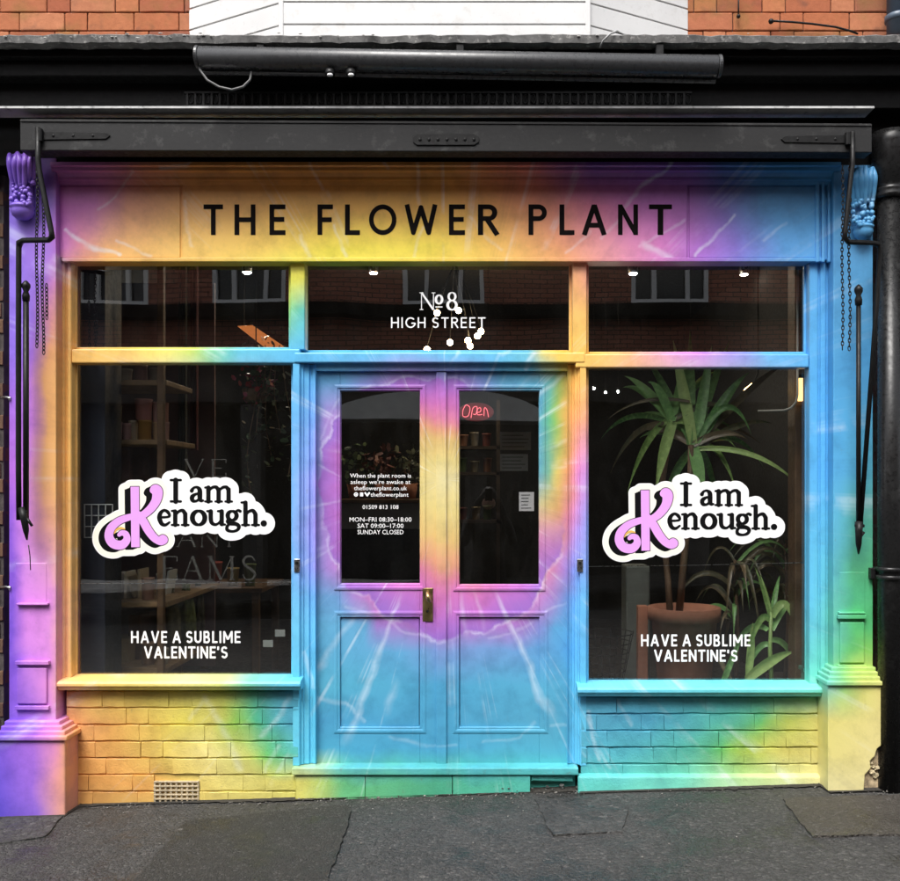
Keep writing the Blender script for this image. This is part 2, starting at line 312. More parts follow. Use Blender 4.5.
    k.bsdf(col, k.maprange(m, .3, .7, .32, .5), k.bump(h, relief * 3, .004), spec=.4)
    return k.m

# rays: angle from straight down (deg, + to the right), half width (deg), r0, r1, strength
DOOR_RAYS = [(-34,1.6,150,275,.75),(-26,1.3,115,150,.5),(-21,1.3,120,290,.8),(-14,1.2,205,250,.6),(-46,1.6,170,260,.5),
             (16,1.2,210,245,.5),(14,1.5,110,165,.5),(7,1.3,110,165,.5),(17.5,1.2,215,250,.55),(24,1.3,120,270,.8),(43,1.2,190,240,.8),(33,1.2,110,160,.4),
             (108,1.5,95,160,.6),(122,1.6,95,170,.7),(132,2.2,110,190,.8),(140,2,95,175,.7),(150,1.6,100,160,.5),(97,1.4,100,150,.4),
             (-62,1.6,130,200,.5),(-78,1.5,90,130,.5),(-104,1.5,95,130,.5),(-120,1.4,110,150,.45),(172,1.5,95,135,.35),(-168,1.5,70,130,.4)]
DOOR_SEGS = [(310,700,341,703,5,.7),(341,703,362,724,5,.7),(392,739,425,748,5,.45),(425,748,455,747,4,.4),(484,744,520,738,4,.45),(520,738,535,725,4,.4),(550,727,585,724,4,.5),
             (300,655,314,690,5,.6),(345,607,378,618,4,.5),(378,618,398,632,4,.5),(398,632,418,636,4,.5),(490,640,508,636,4,.5),(508,636,535,622,4,.5),(548,612,575,600,4,.6),
             (318,462,340,478,3,.5),(322,440,338,400,3,.45)]
FASC_SEGS = [(69,232,90,248,4,.95),(90,248,125,258,5,.95),(98,212,118,196,4,.5),(118,196,136,176,4,.45),(165,176,195,170,5,.5),(195,170,215,160,4,.4),(120,243,155,254,4,.5),
             (313,168,322,192,5,.4),(335,228,345,258,4,.5),(417,168,420,205,5,.4),(424,230,417,258,4,.4),(384,164,389,172,4,.4),(675,163,640,192,4,.7),(640,192,600,240,4,.4),
             (730,220,718,232,4,.75),(718,232,695,258,4,.7),(683,222,640,250,4,.4),(645,248,668,260,9,.7),(785,225,762,240,4,.35),(568,252,590,232,4,.4),(470,215,500,255,4,.3),(302,236,312,258,4,.45),(185,200,195,250,4,.35)]
FRAME_SEGS = [(500,356,512,350,5,.7),(528,366,540,352,5,.8),(455,364,462,352,4,.5),(300,655,314,690,5,.6),(245,700,262,688,5,.5)]
BASE_SEGS = [(205,700,220,725,9,.55),(220,725,240,765,10,.5),(262,735,292,700,6,.7),(278,745,268,770,5,.5),(588,712,600,760,5,.7),(600,752,612,768,5,.6),(618,700,632,725,4,.5),(574,742,585,756,4,.5),(650,694,665,690,4,.4),(205,700,188,720,6,.4)]
M = {}
M['fascia'] = paint('tie_dye_fascia', 160, 285, gain=1.0, segs=FASC_SEGS, sstr=.55, relief=.06, dirt=.12)
M['frame'] = paint('tie_dye_frame', 160, 700, gain=.95, segs=FRAME_SEGS, wood=.6, dirt=.28)
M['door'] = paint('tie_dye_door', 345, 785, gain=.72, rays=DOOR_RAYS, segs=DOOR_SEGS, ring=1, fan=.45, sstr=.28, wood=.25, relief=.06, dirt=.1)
M['base'] = paint('tie_dye_masonry', 650, 815, segs=BASE_SEGS, relief=.6, dirt=.6, warp=12, objvar=.16, sstr=.35)
M['pilaster'] = paint('tie_dye_pilaster', 160, 815, proud=1.025, relief=.15, dirt=.3, wood=.15)

def blackpaint(name, v, rough, dirt=.4, spec=.3):
    k = NT(name); p = k.pos()
    n = k.noise(p, 14, 6, .7); s = k.noise(p, 60, 3)
    c = k.mix(k.maprange(n, .55, .75, 0, dirt), (v, v, v * 1.02), (v * 4 + .03, v * 4 + .03, v * 4 + .028))
    k.bsdf(c, k.maprange(s, .3, .7, rough - .1, rough + .12), k.bump(s, .2, .003), spec=spec); return k.m
M['black'] = blackpaint('black_gloss_paint', .004, .5, .12, .12)
M['rail'] = blackpaint('weathered_black_board', .022, .5, .4, .2)
M['iron'] = blackpaint('black_iron', .006, .42, .25, .25)
M['pipe'] = blackpaint('black_downpipe_paint', .011, .3, .3)
M['tube'] = worn('dark_grey_tube', (.042, .043, .045), .3, .15, 2, .03)
M['bluepipe'] = worn('slate_blue_paint', (.07, .1, .14), .45, .2)
M['ledge'] = worn('weathered_stone', (.12, .118, .115), .85, .5, 12, .8, dirt=(.4, .39, .37))
M['cladding'] = worn('white_cladding', (.62, .62, .615), .35, .07, 3, .03, dirt=(.5, .49, .47))
M['brass'] = worn('aged_brass', (.42, .32, .14), .35, .3, 20, .1, metal=1)
M['steel'] = worn('steel', (.55, .55, .56), .3, .15, 20, .05, metal=1)
M['white'] = worn('white_vinyl', (.9, .9, .9), .6, .02, 4, .01)
M['cream'] = worn('cream_vinyl', (.86, .85, .74), .45, .02, 4, .01)
M['pinkv'] = worn('lilac_pink_vinyl', lin((222, 160, 232)), .45, .02, 4, .01)
M['blackv'] = worn('black_vinyl', (.003, .003, .0035), .6, .05, 4, .01, spec=.1)
M['goldv'] = worn('gold_vinyl', lin((226, 180, 90)), .45, .02, 4, .01)
M['signblack'] = worn('sign_black_paint', (.006, .004, .004), .7, .1, 4, .02, spec=.08)
M['ghost'] = worn('faded_gilt_lettering', (.075, .072, .066), .5, .4, 9, .05)
def brickmat(name, cols, bump=.6, moss=0):
    k = NT(name); p = k.pos(); r = k.rnd()
    c = k.ramp(r, [(i / (len(cols) - 1), q) for i, q in enumerate(cols)])
    n = k.noise(p, 30, 6, .7); n2 = k.noise(p, 9, 4)
    c = k.mix(k.maprange(n, .3, .7, .0, .45), c, tuple(v * .55 for v in cols[0]))
    c = k.mix(k.maprange(n2, .55, .72, 0, .45), c, (.06, .045, .04))
    if moss: c = k.mix(k.maprange(k.noise(p, 5, 5), .5, .66, 0, moss), c, (.16, .13, .03))
    k.bsdf(c, .85, k.bump(n, bump, .004), spec=.25); return k.m
M['brick_orange'] = brickmat('orange_brick', [(.40, .125, .055), (.46, .17, .075), (.34, .1, .05), (.5, .2, .1), (.2, .065, .045)], moss=.35)
M['brick_brown'] = brickmat('brown_brick', [(.12, .07, .045), (.16, .09, .05), (.09, .05, .035)])
M['brick_maroon'] = brickmat('maroon_painted_brick', [(.075, .025, .03), (.1, .035, .035), (.06, .02, .025)])
M['mortar_dark'] = worn('sooty_mortar', (.06, .05, .045), .95, .4, 20, .6)
M['mortar_pale'] = worn('grey_mortar', (.16, .13, .11), .95, .3, 20, .6)

# glass: clear, reflecting by Fresnel on its outer face
def glassmat():
    k = NT('window_glass')
    g = k.n('ShaderNodeNewGeometry'); fr = k.n('ShaderNodeFresnel'); fr.inputs['IOR'].default_value = 1.5
    bmp = k.bump(k.noise(g.outputs['Position'], 1.6, 1), .35, .004)
    f = k.math('MULTIPLY', k.math('MULTIPLY', fr.outputs[0], 4.2), k.math('SUBTRACT', 1, g.outputs['Backfacing']), clamp=True)
    tr = k.n('ShaderNodeBsdfTransparent'); tr.inputs[0].default_value = (.94, .95, .945, 1)
    gl = k.n('ShaderNodeBsdfGlossy'); gl.inputs['Roughness'].default_value = .004; k.set(gl.inputs['Normal'], bmp)
    mx = k.n('ShaderNodeMixShader'); k.set(mx.inputs[0], f); k.set(mx.inputs[1], tr.outputs[0]); k.set(mx.inputs[2], gl.outputs[0])
    df = k.n('ShaderNodeBsdfDiffuse'); df.inputs[0].default_value = (.55, .54, .5, 1)      # film of dust and smears
    sm = k.n('ShaderNodeMapping'); k.set(sm.inputs[0], g.outputs['Position']); sm.inputs['Scale'].default_value = (3, 3, 1.2); sm.inputs['Rotation'].default_value = (0, .5, 0)
    dust = k.math('MULTIPLY_ADD', k.maprange(k.noise(sm.outputs[0], 2.2, 6, .7), .45, .75, 0, 1), .005, k.maprange(k.noise(g.outputs['Position'], 70, 3), .62, .75, .0005, .007))
    m2 = k.n('ShaderNodeMixShader'); k.set(m2.inputs[0], dust); k.set(m2.inputs[1], mx.outputs[0]); k.set(m2.inputs[2], df.outputs[0])
    k.t.links.new(m2.outputs[0], k.out.inputs[0]); return k.m
M['glass'] = glassmat()
def emit(name, col, s):
    k = NT(name); e = k.n('ShaderNodeEmission'); e.inputs[0].default_value = (*col, 1); e.inputs[1].default_value = s
    k.t.links.new(e.outputs[0], k.out.inputs[0]); return k.m

def asphalt(name, lo, hi, scale=1.0, seed=0, gloss=0):
    k = NT(name); p = k.pos()
    mp = k.n('ShaderNodeMapping'); k.set(mp.inputs[0], p); mp.inputs['Location'].default_value = (seed, seed * 2, 0)
    q = mp.outputs[0]
    big = k.noise(q, 1.7, 5, .6); mid = k.noise(q, 16, 5, .65)
    v = k.n('ShaderNodeTexVoronoi'); k.set(v.inputs['Vector'], q); v.inputs['Scale'].default_value = 85 * scale
    v2 = k.n('ShaderNodeTexVoronoi'); k.set(v2.inputs['Vector'], q); v2.inputs['Scale'].default_value = 230 * scale
    st = k.n('ShaderNodeSeparateColor'); k.set(st.inputs[0], v.outputs['Color'])
    f = k.math('MULTIPLY_ADD', st.outputs[0], .5, k.math('MULTIPLY', mid, .5))
    f = k.math('ADD', f, k.math('MULTIPLY_ADD', big, .6, -.3), clamp=True)
    c = k.mix(f, lo, hi)
    # pale stone chips and dark damp blotches
    c = k.mix(k.maprange(st.outputs[1], .9, .97, 0, .4), c, (.16, .154, .145))
    damp = k.maprange(k.noise(q, 2.6, 6, .7), .5, .64, 0, 1)
    c = k.mix(k.math('MULTIPLY', damp, .5), c, tuple(a * .45 for a in lo))
    gm = k.n('ShaderNodeTexVoronoi'); k.set(gm.inputs['Vector'], q); gm.inputs['Scale'].default_value = 5.5      # trodden gum
    gs = k.n('ShaderNodeSeparateColor'); k.set(gs.inputs[0], gm.outputs['Color'])
    c = k.mix(k.math('MULTIPLY', k.maprange(gm.outputs['Distance'], .055, .085, .6, 0), k.math('GREATER_THAN', gs.outputs[0], .55)), c, k.mix(gs.outputs[1], (.02, .02, .02), (.2, .19, .18)))
    h = k.math('ADD', k.math('MULTIPLY', v.outputs['Distance'], -1.0), k.math('MULTIPLY_ADD', v2.outputs['Distance'], -.4, k.math('MULTIPLY', mid, 1.2)))
    rgh = k.math('SUBTRACT', k.maprange(mid, .3, .7, .62 - gloss, .9 - gloss), k.math('MULTIPLY', damp, .38))
    k.bsdf(c, rgh, k.bump(h, 1.0, .009), spec=.4); return k.m
M['asphalt'] = asphalt('pavement_asphalt', (.014, .0135, .013), (.075, .073, .07))
M['asphalt_dark'] = asphalt('smooth_patch_asphalt', (.016, .015, .013), (.05, .047, .041), 1.4, 3, -.1)
M['asphalt_rough'] = asphalt('rough_patch_asphalt', (.016, .0155, .015), (.07, .068, .065), .55, 7)
M['asphalt_brown'] = asphalt('brown_patch_asphalt', (.03, .026, .022), (.075, .066, .056), 1.2, 11, .1)
M['road'] = asphalt('road_asphalt', (.04, .04, .04), (.09, .09, .088), .8, 5)
# ------------------------------------------------------------------ ground
def ground_z(x, y): return .03 + .031 * max(-12, min(12, x)) + .02 * max(y, -2.4)
def sheet(name, x0, x1, y0, y1, dz, mat, nx, ny, rough=0):
    vs, fs = [], []
    for j in range(ny + 1):
        for i in range(nx + 1):
            x = x0 + (x1 - x0) * i / nx; y = y0 + (y1 - y0) * j / ny
            b = rough * (math.sin(x * 2.3 + y) * .5 + math.sin(x * 5.1 - y * 4) * .3 + random.uniform(-.3, .3))
            vs.append((x, y, ground_z(x, y) + dz + b))
    for j in range(ny):
        for i in range(nx):
            a = j * (nx + 1) + i; fs.append((a, a + 1, a + nx + 2, a + nx + 1))
    me = bpy.data.meshes.new(name); me.from_pydata(vs, [], fs); return link(name, me, mat, None, True)
tag(sheet('ground', -120, 120, -120, 60, -.22, M['road'], 24, 18), kind='structure')
pav = tag(sheet('pavement', -12, 12, -2.4, .45, 0, M['asphalt'], 240, 30, .004), kind='structure')
kb = B()
for i in range(26):
    x0 = -12 + i * .92; kb.box(x0, x0 + .91, -2.54, -2.402, ground_z(x0, -2.4) - .3, ground_z(x0 + .45, -2.4) + .004)
tag(kb.obj('kerb', worn('granite_kerb', (.2, .19, .18), .8, .2), None, .01), kind='structure')
def patch(name, outline, mat, dz=.004):
    """a repair cut into the pavement: an uneven sheet just above it, outline in photo pixels on the ground"""
    pts = []
    for px, py in outline:     # meet the view ray with the pavement
        y = -.3
        for _ in range(30):
            p = U(px, py, y); 
            g = ground_z(p.x, y); k = (g - CZ) / (Z(py) - CZ); y = CY + k * (-CY)
        p = U(px, py, y); pts.append((p.x, p.y))
    dense = []
    for i in range(len(pts)):
        a, b = Vector(pts[i]), Vector(pts[(i + 1) % len(pts)]); n = max(2, int((b - a).length / .035))
        for q in range(n):
            c = a.lerp(b, q / n); dense.append((c.x + random.uniform(-.006, .006), c.y + random.uniform(-.006, .006)))
    bm = bmesh.new(); vs = [bm.verts.new((x, y, ground_z(x, y) + dz + .005)) for x, y in dense]
    f = bm.faces.new(vs); r = bmesh.ops.extrude_face_region(bm, geom=[f])
    for v in r['geom']:
        if isinstance(v, bmesh.types.BMVert): v.co.z -= .02
    bmesh.ops.recalc_face_normals(bm, faces=bm.faces); bmesh.ops.triangulate(bm, faces=bm.faces)
    me = bpy.data.meshes.new(name); bm.to_mesh(me); bm.free()
    return link(name, me, mat, pav)
patch('asphalt_patch', [(186, 822), (345, 806), (352, 812), (322, 900), (120, 900)], M['asphalt_dark'])
patch('asphalt_patch', [(535, 801), (612, 796), (628, 808), (622, 833), (552, 836)], M['asphalt_rough'])
patch('asphalt_patch', [(782, 800), (905, 796), (960, 834), (812, 838)], M['asphalt_brown'])
patch('asphalt_patch', [(-40, 850), (45, 838), (62, 818), (-60, 822)], M['asphalt_rough'])
# loose grit along the foot of the wall
gb = B()
for i in range(420):
    x = random.uniform(-2.2, 2.2); y = -abs(random.gauss(0, .05)) - .004
    if x < UX(67, -.14) or x > UX(828, -.14): y -= .15
    if random.random() < .25: y = random.uniform(-.9, 0); 
    r = random.uniform(.002, .0055) * (1.6 if random.random() < .1 else 1)
    m = Matrix.Translation((x, y, ground_z(x, y) + r * .5 + .002)) @ Matrix.Rotation(random.uniform(0, 6), 4, 'Z') @ Matrix.Diagonal((r, r * random.uniform(.6, 1), r * .7, 1))
    bmesh.ops.create_icosphere(gb.bm, subdivisions=1, radius=1, matrix=m)
k = NT('grit'); k.bsdf(k.ramp(k.noise(k.pos(), 60, 2), [(.3, (.05, .045, .04)), (.6, (.2, .19, .17)), (.75, (.45, .43, .4))]), .9)
tag(gb.obj('grit', k.m), 'loose grit and small stones along the foot of the wall', 'grit', kind='stuff')

# dirt washed into the joint between wall and pavement
dv, df = [], []; n = 260
for i in range(n + 1):
    x = -2.24 + 4.5 * i / n; yw = -.145 if (x < UX(66, -.14) or x > UX(828, -.14)) else (-.05 if x > X(578) else -.012)
    wd = .008 + .022 * random.random() * (1 + math.sin(x * 5.3)) * .6
    dv += [(x, yw + .04, ground_z(x, yw) + .012), (x, yw - wd, ground_z(x, yw - wd) + .006)]
for i in range(n): df.append((2 * i, 2 * i + 1, 2 * i + 3, 2 * i + 2))
me = bpy.data.meshes.new('wall_foot_dirt'); me.from_pydata(dv, [], df)
tag(link('wall_foot_dirt', me, worn('damp_soil', (.025, .022, .018), .95, .5, 60, 1.0, dirt=(.1, .095, .085))), 'dark damp dirt along the joint of wall and pavement', 'dirt', kind='stuff')

# ------------------------------------------------------------------ bricks
def brick_mesh(name, bev, jit):
    b = B().box(-.5, .5, 0, 1, -.5, .5); return b
BR = {}
def brick_variants(key, mat, L, H, bev, jit, D=.06):
    out = []
    for i in range(5):
        b = B().box(-L / 2, L / 2, 0, D, -H / 2, H / 2)
        bmesh.ops.subdivide_edges(b.bm, edges=[e for e in b.bm.edges if abs(e.verts[0].co.x - e.verts[1].co.x) > L / 2], cuts=2)
        me = b.mesh('brick', bev, 1, jit); me.materials.append(mat); me.polygons.foreach_set('use_smooth', [False] * len(me.polygons)); out.append(me)
    BR[key] = out
def place_brick(key, x0, x1, z, yf, parent, L, hs=1.0, jit=.0):
    if x1 - x0 < .02: return
    o = bpy.data.objects.new('brick', random.choice(BR[key])); COL.objects.link(o)
    o.parent = parent
    q, t = parent, Vector((0, 0, 0))
    while q is not None: t = t + q.location; q = q.parent
    o.location = Vector(((x0 + x1) / 2, yf + random.uniform(-jit, jit), z)) - t
    o.scale = ((x1 - x0) / L, 1, hs); o.rotation_euler = (0, random.uniform(-1, 1) * jit * .8, 0)
def course(key, x0, x1, z, yf, parent, L, pat, start, gap, hs=1, jit=.002, skip=None):
    x = x0 + start; i = 0
    while x < x1:
        w = L * pat[i % len(pat)] * random.uniform(.97, 1.03); i += 1
        a, b = max(x, x0), min(x + w, x1)
        if skip is None: place_brick(key, a, b, z, yf, parent, L, hs, jit)
        else:
            for (c, d) in skip(a, b): place_brick(key, c, d, z, yf, parent, L, hs, jit)
        x += w + gap

# ------------------------------------------------------------------ the shop building
shop = tag(empty('shop_building', (0, 0.3, .03)), 'shop with rainbow tie-dye painted timber front and double doors', 'shop building')

# --- stall risers (brick below the windows), painted
brick_variants('painted', M['base'], .222, .0755, .0022, .0019)
def riser(px0, px1, py_top, py_bot, yb, vent=None):
    core = B().box(X(px0), X(px1), yb + .009, .3, Z(py_bot + 14), Z(py_top)).obj('stall_riser', M['base'], shop)
    z = Z(py_top) - .042; i = 0
    while z > Z(py_bot + 10):
        sk = None
        if vent and vent[2] - .02 < z < vent[3] + .035:
            def sk(a, b):
                r = []
                if a < vent[0]: r.append((a, min(b, vent[0])))
                if b > vent[1]: r.append((max(a, vent[1]), b))
                return r
        course('painted', X(px0) + .002, X(px1) - .002, z, yb, core, .222, [1, 1, .5] if i % 3 else [1, .5], -[.04, .15, .09, .19, .02, .12, .2][i % 7], .0014, 1.0, .0026, sk)
        z -= .0835; i += 1
    return core
vent = (X(154), X(199), Z(808), Z(781))
rl = riser(66, 299, 691, 803, 0.0, vent)
rr_ = riser(581, 829, 697, 786, 0.0)
# air brick
av = B(); vx0, vx1, vz0, vz1 = vent[0] + .004, vent[1] - .004, vent[2] + .004, vent[3] - .004
nx, nz = 8, 6
for i in range(nx + 1):
    x = vx0 + (vx1 - vx0) * i / nx; av.box(x - .005, x + .005, -.003, .012, vz0, vz1)
for j in range(nz + 1):
    z = vz0 + (vz1 - vz0) * j / nz; av.box(vx0 - .004, vx1 + .004, -.005, .011, z - .004, z + .004)
av.obj('air_brick', worn('beige_air_brick', (.42, .34, .22), .85, .3, 20, .4, dirt=(.1, .08, .06)), rl, .0015, 1)
B().box(vx0, vx1, .013, .03, vz0, vz1).obj('vent_void', M['black'], rl)
# cement fillet at the foot of the right riser and threshold step
fil = B(); pf = [(0.0, UZ(774, -.02)), (-.035, UZ(777, -.03)), (-.05, UZ(800, -.05)), (.0, UZ(800, -.05))]
fil.profile_x([(y + .004, z) for y, z in pf], UX(578, -.03), UX(829, -.03))
fo = fil.obj('cement_fillet', M['base'], rr_, .006, 2)
st = B(); st.box(X(296), X(576), .03, .3, Z(815), Z(770)); so = st.obj('step', M['base'], shop, .008, 2)
th = B(); th.box(X(293), X(578), -.03, .3, Z(773.5), Z(766)); th.obj('threshold', M['base'], so, .006, 2)
for (a, b_) in ((296, 365.6), (366, 452.4), (453, 530)):     # rendered blocks of the step
    B().box(X(a), X(b_), -.018 - random.uniform(0, .006), .05, Z(812), Z(774.5)).obj('step_block', M['base'], so, .006, 3, jitter=.0022)
B().box(X(531), X(573), -.006, .05, Z(781), Z(774.5)).obj('step_block', M['base'], so, .006, 2, jitter=.002)
# rubble in the broken end of the step
rb = B()
for i in range(60):
    px = random.choice([random.uniform(528, 592), random.uniform(572, 592), random.uniform(500, 560)]); py = random.uniform(785, 798); r = random.uniform(.004, .015) * (.6 if px < 530 else 1)
    m = Matrix.Translation((X(px), random.uniform(-.03, .02), Z(py))) @ Matrix.Rotation(random.uniform(0, 6), 4, (random.random(), random.random(), 1)) @ Matrix.Diagonal((r, r, r * .6, 1))
    bmesh.ops.create_cube(rb.bm, size=1.5, matrix=m)
rbo = rb.obj('rubble', worn('broken_cement', (.07, .075, .07), .95, .7, 40, .8, dirt=(.16, .3, .27)), so, .002, 1, jitter=.002); rbo['kind'] = 'stuff'

# --- window frames: jambs, mullions, transom bars, beads, sills
def bar(name, px0, px1, py0, py1, yf=0.0, yb=.06, bev=.006, mat='frame'):
    return B().pbox(px0, px1, py0, py1, yf, yb).obj(name, M[mat], shop, bev, 2)
def moulded_post(name, px0, px1, py0, py1, fl, yf=0.0, yb=.062):
    """a post with grooves run down its face"""
    a, b = UX(px0, yf), UX(px1, yf); pts = [(a, yb), (a, yf + .01)]
    n = len(fl)
    for f0, f1, d in fl:
        xa, xb = a + (b - a) * f0, a + (b - a) * f1
        pts += [(xa, yf + d), (xb, yf + d)]
    pts += [(b, yf + .01), (b, yb)]
    return B().profile_z(pts, UZ(py1, yf), UZ(py0, yf)).obj(name, M['frame'], shop, .0022, 2)
FL = [(.02, .22, .012), (.25, .42, 0), (.45, .5, .012), (.53, .78, .0), (.81, .86, .012), (.89, .98, .002)]
moulded_post('jamb', 40, 71, 262, 690.5, FL, -.006)
moulded_post('jamb', 809.5, 836, 262, 697, [(.02, .3, .0), (.33, .4, .012), (.43, .6, .0), (.63, .7, .012), (.73, .98, .012)], -.006)
moulded_post('mullion', 290, 305, 262, 349.5, [(.05, .95, 0)])
moulded_post('mullion', 572.5, 587, 262, 354, [(.05, .95, 0)])
bar('transom_bar', 71.5, 300, 349, 363, -.004); bar('transom_bar', 294, 585, 352.5, 362.5, -.008); bar('transom_bar', 575.5, 809, 354, 367.5, -.004)
# door frame: outer stile, grooves, inner stop
moulded_post('door_jamb', 292.5, 315, 363.5, 765.5, [(.02, .3, 0), (.36, .44, .02), (.47, .68, .03), (.72, .8, .042), (.84, .98, .036)])
moulded_post('door_jamb', 568, 586.5, 363.5, 765.5, [(.02, .2, .036), (.25, .35, .042), (.4, .52, .028), (.56, .62, .015), (.66, .98, 0)])
bar('door_head', 315.5, 567.5, 363, 371, .03, .1, .003)
# window heads
bar('window_head', 62, 823, 257.5, 261.5, -.034, .06, .003)
def sill(px0, px1, py0, py1):
    zt, zb = UZ(py0, -.06), UZ(py1, -.06)
    prof = [(.06, zt + .010), (.0, zt + .004), (-.055, zt - .004), (-.066, zt - .014), (-.066, zb + .022), (-.056, zb + .012), (-.05, zb), (-.035, zb - .002), (.06, zb - .002)]
    return B().profile_x(prof, UX(px0, -.06), UX(px1, -.06)).obj('window_sill', M['frame'], shop, .003, 2)
sill(57, 300.5, 680.5, 690.5); sill(577.5, 825.5, 686.5, 696.8)
GY = .055
def pane(px0, px1, py0, py1, parent=shop, y=GY, name='pane', bead=7, mat='frame', out=.008):
    p = B().pbox(px0 - 3, px1 + 3, py0 - 3, py1 + 3, y, y + .006).obj(name, M['glass'], parent)
    bd = B()     # glazing bead, chamfered towards the glass
    for (a, b, c, d) in ((px0 - bead, px0, py0 - bead, py1 + bead), (px1, px1 + bead, py0 - bead, py1 + bead), (px0, px1, py0 - bead, py0), (px0, px1, py1, py1 + bead)):
        bd.box(UX(a, y), UX(b, y), y - out, y + .012, UZ(c, y), UZ(d, y))
    bd.obj('glazing_bead', M[mat], p if parent is shop else parent, .003, 1)
    return p
P = {}
P['tl'] = pane(77, 289, 266, 347.5); P['tm'] = pane(307.5, 569, 266, 350.5); P['tr'] = pane(588.5, 803.5, 266, 352)
P['wl'] = pane(77.5, 291.5, 365, 674.5); P['wr'] = pane(588.5, 805, 369, 680.5)

# --- double doors
DY = .055
def chamfer(parent, px0, px1, py0, py1, w, yo, yi):
    """raised, splayed moulding round an opening: sloping from yo outside to yi at the opening"""
    b = B(); bm = b.bm
    def ring(e, y): return [bm.verts.new(U(px0 - e, py0 - e, DY) + Vector((0, y - DY, 0))), bm.verts.new(U(px1 + e, py0 - e, DY) + Vector((0, y - DY, 0))), bm.verts.new(U(px1 + e, py1 + e, DY) + Vector((0, y - DY, 0))), bm.verts.new(U(px0 - e, py1 + e, DY) + Vector((0, y - DY, 0)))]
    rs = [ring(w + 1.6, DY + .006), ring(w + 1.6, yo + .002), ring(w, yo), ring(w * .62, yo + .001), ring(0, yi), ring(-.6, yi + .004)]
    for A, C in zip(rs, rs[1:]):
        for i in range(4): bm.faces.new((A[i], A[(i + 1) % 4], C[(i + 1) % 4], C[i]))
    return b.obj('splayed_moulding', M['door'], parent)
def door(px0, px1, gx0, gx1, gy0, gy1, qx0, qx1, qy0, qy1, lead):
    b = B()
    b.pbox(px0, gx0, 372, 765, DY, DY + .045); b.pbox(gx1, px1, 372, 765, DY, DY + .045)
    b.pbox(gx0, gx1, 372, gy0, DY + .0004, DY + .045); b.pbox(gx0, gx1, gy1, qy0, DY + .0004, DY + .045); b.pbox(gx0, gx1, qy1, 765, DY + .0004, DY + .045)
    d = b.obj('door', M['door'], shop, .002, 1)
    p = pane(gx0, gx1, gy0, gy1, d, DY + .024, bead=.6, mat='door', out=.0)
    chamfer(d, gx0, gx1, gy0, gy1, 4.2, DY - .006, DY + .022)
    pn = B().pbox(qx0 + 1, qx1 - 1, qy0 + 1, qy1 - 1, DY + .0135, DY + .04).obj('panel', M['door'], d, .001, 1)
    chamfer(d, qx0, qx1, qy0, qy1, 4.5, DY - .004, DY + .0135); return d, p
    # bolection moulding round the panel, thicker top and bottom rails
    ml = B(); ml.pbox(qx0 - 3, qx1 + 3, qy0 - 4, qy0 + 1, DY - .014, DY + .02); ml.pbox(qx0 - 3, qx1 + 3, qy1 - 1, qy1 + 3, DY - .010, DY + .02)
    ml.pbox(qx0 - 1, qx0 + 3, qy0 + 1, qy1 - 1, DY - .002, DY + .02); ml.pbox(qx1 - 3, qx1 + 1, qy0 + 1, qy1 - 1, DY - .002, DY + .02)
    ml.obj('panel_moulding', M['door'], d, .003, 2)
    wl = B().pbox(gx0 - 5, gx1 + 4, gy1 + 1.0, gy1 + 5.5, DY - .016, DY + .01).obj('window_ledge', M['door'], d, .003, 2)
    return d, p
dl, P['dl'] = door(316, 438.5, 340, 420, 390.5, 584, 340, 420, 617, 727, 1)
dr, P['dr'] = door(443.5, 567.5, 459, 539.5, 390.5, 585, 459, 542, 617, 727, 0)
ab = B(); ab.pbox(436, 446.5, 371.5, 764.5, DY - .016, DY + .004); ab.obj('astragal', M['door'], dl, .005, 2)
hp = B(); hp.pbox(422.5, 433, 588, 621.5, DY - .006, DY + .002)
h = hp.obj('door_handle', M['brass'], dl, .002, 2)
pl = B(); ys = DY - .006
pl.tube([U(427.5, 592, ys), U(427.5, 593.5, ys - .035), U(428, 596, ys - .05), U(429, 600, ys - .052), U(431, 602, ys - .045)], [.008, .009, .011, .011, .007], 10)
B().tube([U(427.7, 611, ys + .001), U(427.7, 611, ys - .004)], .006, 10).obj('keyhole', M['iron'], h)
pl.obj('lever', M['brass'], h, 0, smooth=True)
for px in (297, 580):            # small bolts on the frame
    q = B(); q.pbox(px - 3, px + 3, 559, 572, -.006, .004).obj('frame_catch', M['steel'], shop, .002, 2)
    B().tube([U(px, 563, -.004), U(px, 563, -.016)], .008, 10).obj('catch_knob', M['iron'], shop, 0)

# --- fascia with its name panel
fz1, fz0 = 163, 260
B().box(X(30), X(850), .062, .26, Z(244), Z(150)).obj('fascia_backing', M['black'], shop)
fas = B().pbox(46, 838, fz1, fz0, -.022, .06).obj('fascia_board', M['fascia'], shop, .003, 1)
np_ = B().pbox(182.5, 687, 184.5, 258, -.032, -.02).obj('name_panel', M['fascia'], fas, .002, 1)
B().pbox(52, 180, 187, 257.5, -.0285, -.02).obj('side_panel', M['fascia'], fas, .002, 1)
B().pbox(689.5, 818, 187, 257.5, -.0285, -.02).obj('side_panel', M['fascia'], fas, .002, 1)
co = B()
prof = [(-.02, UZ(185, -.04)), (-.036, UZ(184.5, -.04)), (-.042, UZ(181, -.04)), (-.05, UZ(180, -.05)), (-.05, UZ(177, -.05)), (-.062, UZ(173, -.06)), (-.078, UZ(171, -.07)), (-.08, UZ(168, -.07)), (-.09, UZ(166, -.08)), (-.09, UZ(162, -.09)), (-.02, UZ(158, -.09))]
co.profile_x(prof, UX(54, -.05), UX(838, -.05)); co.obj('cornice', M['fascia'], shop)
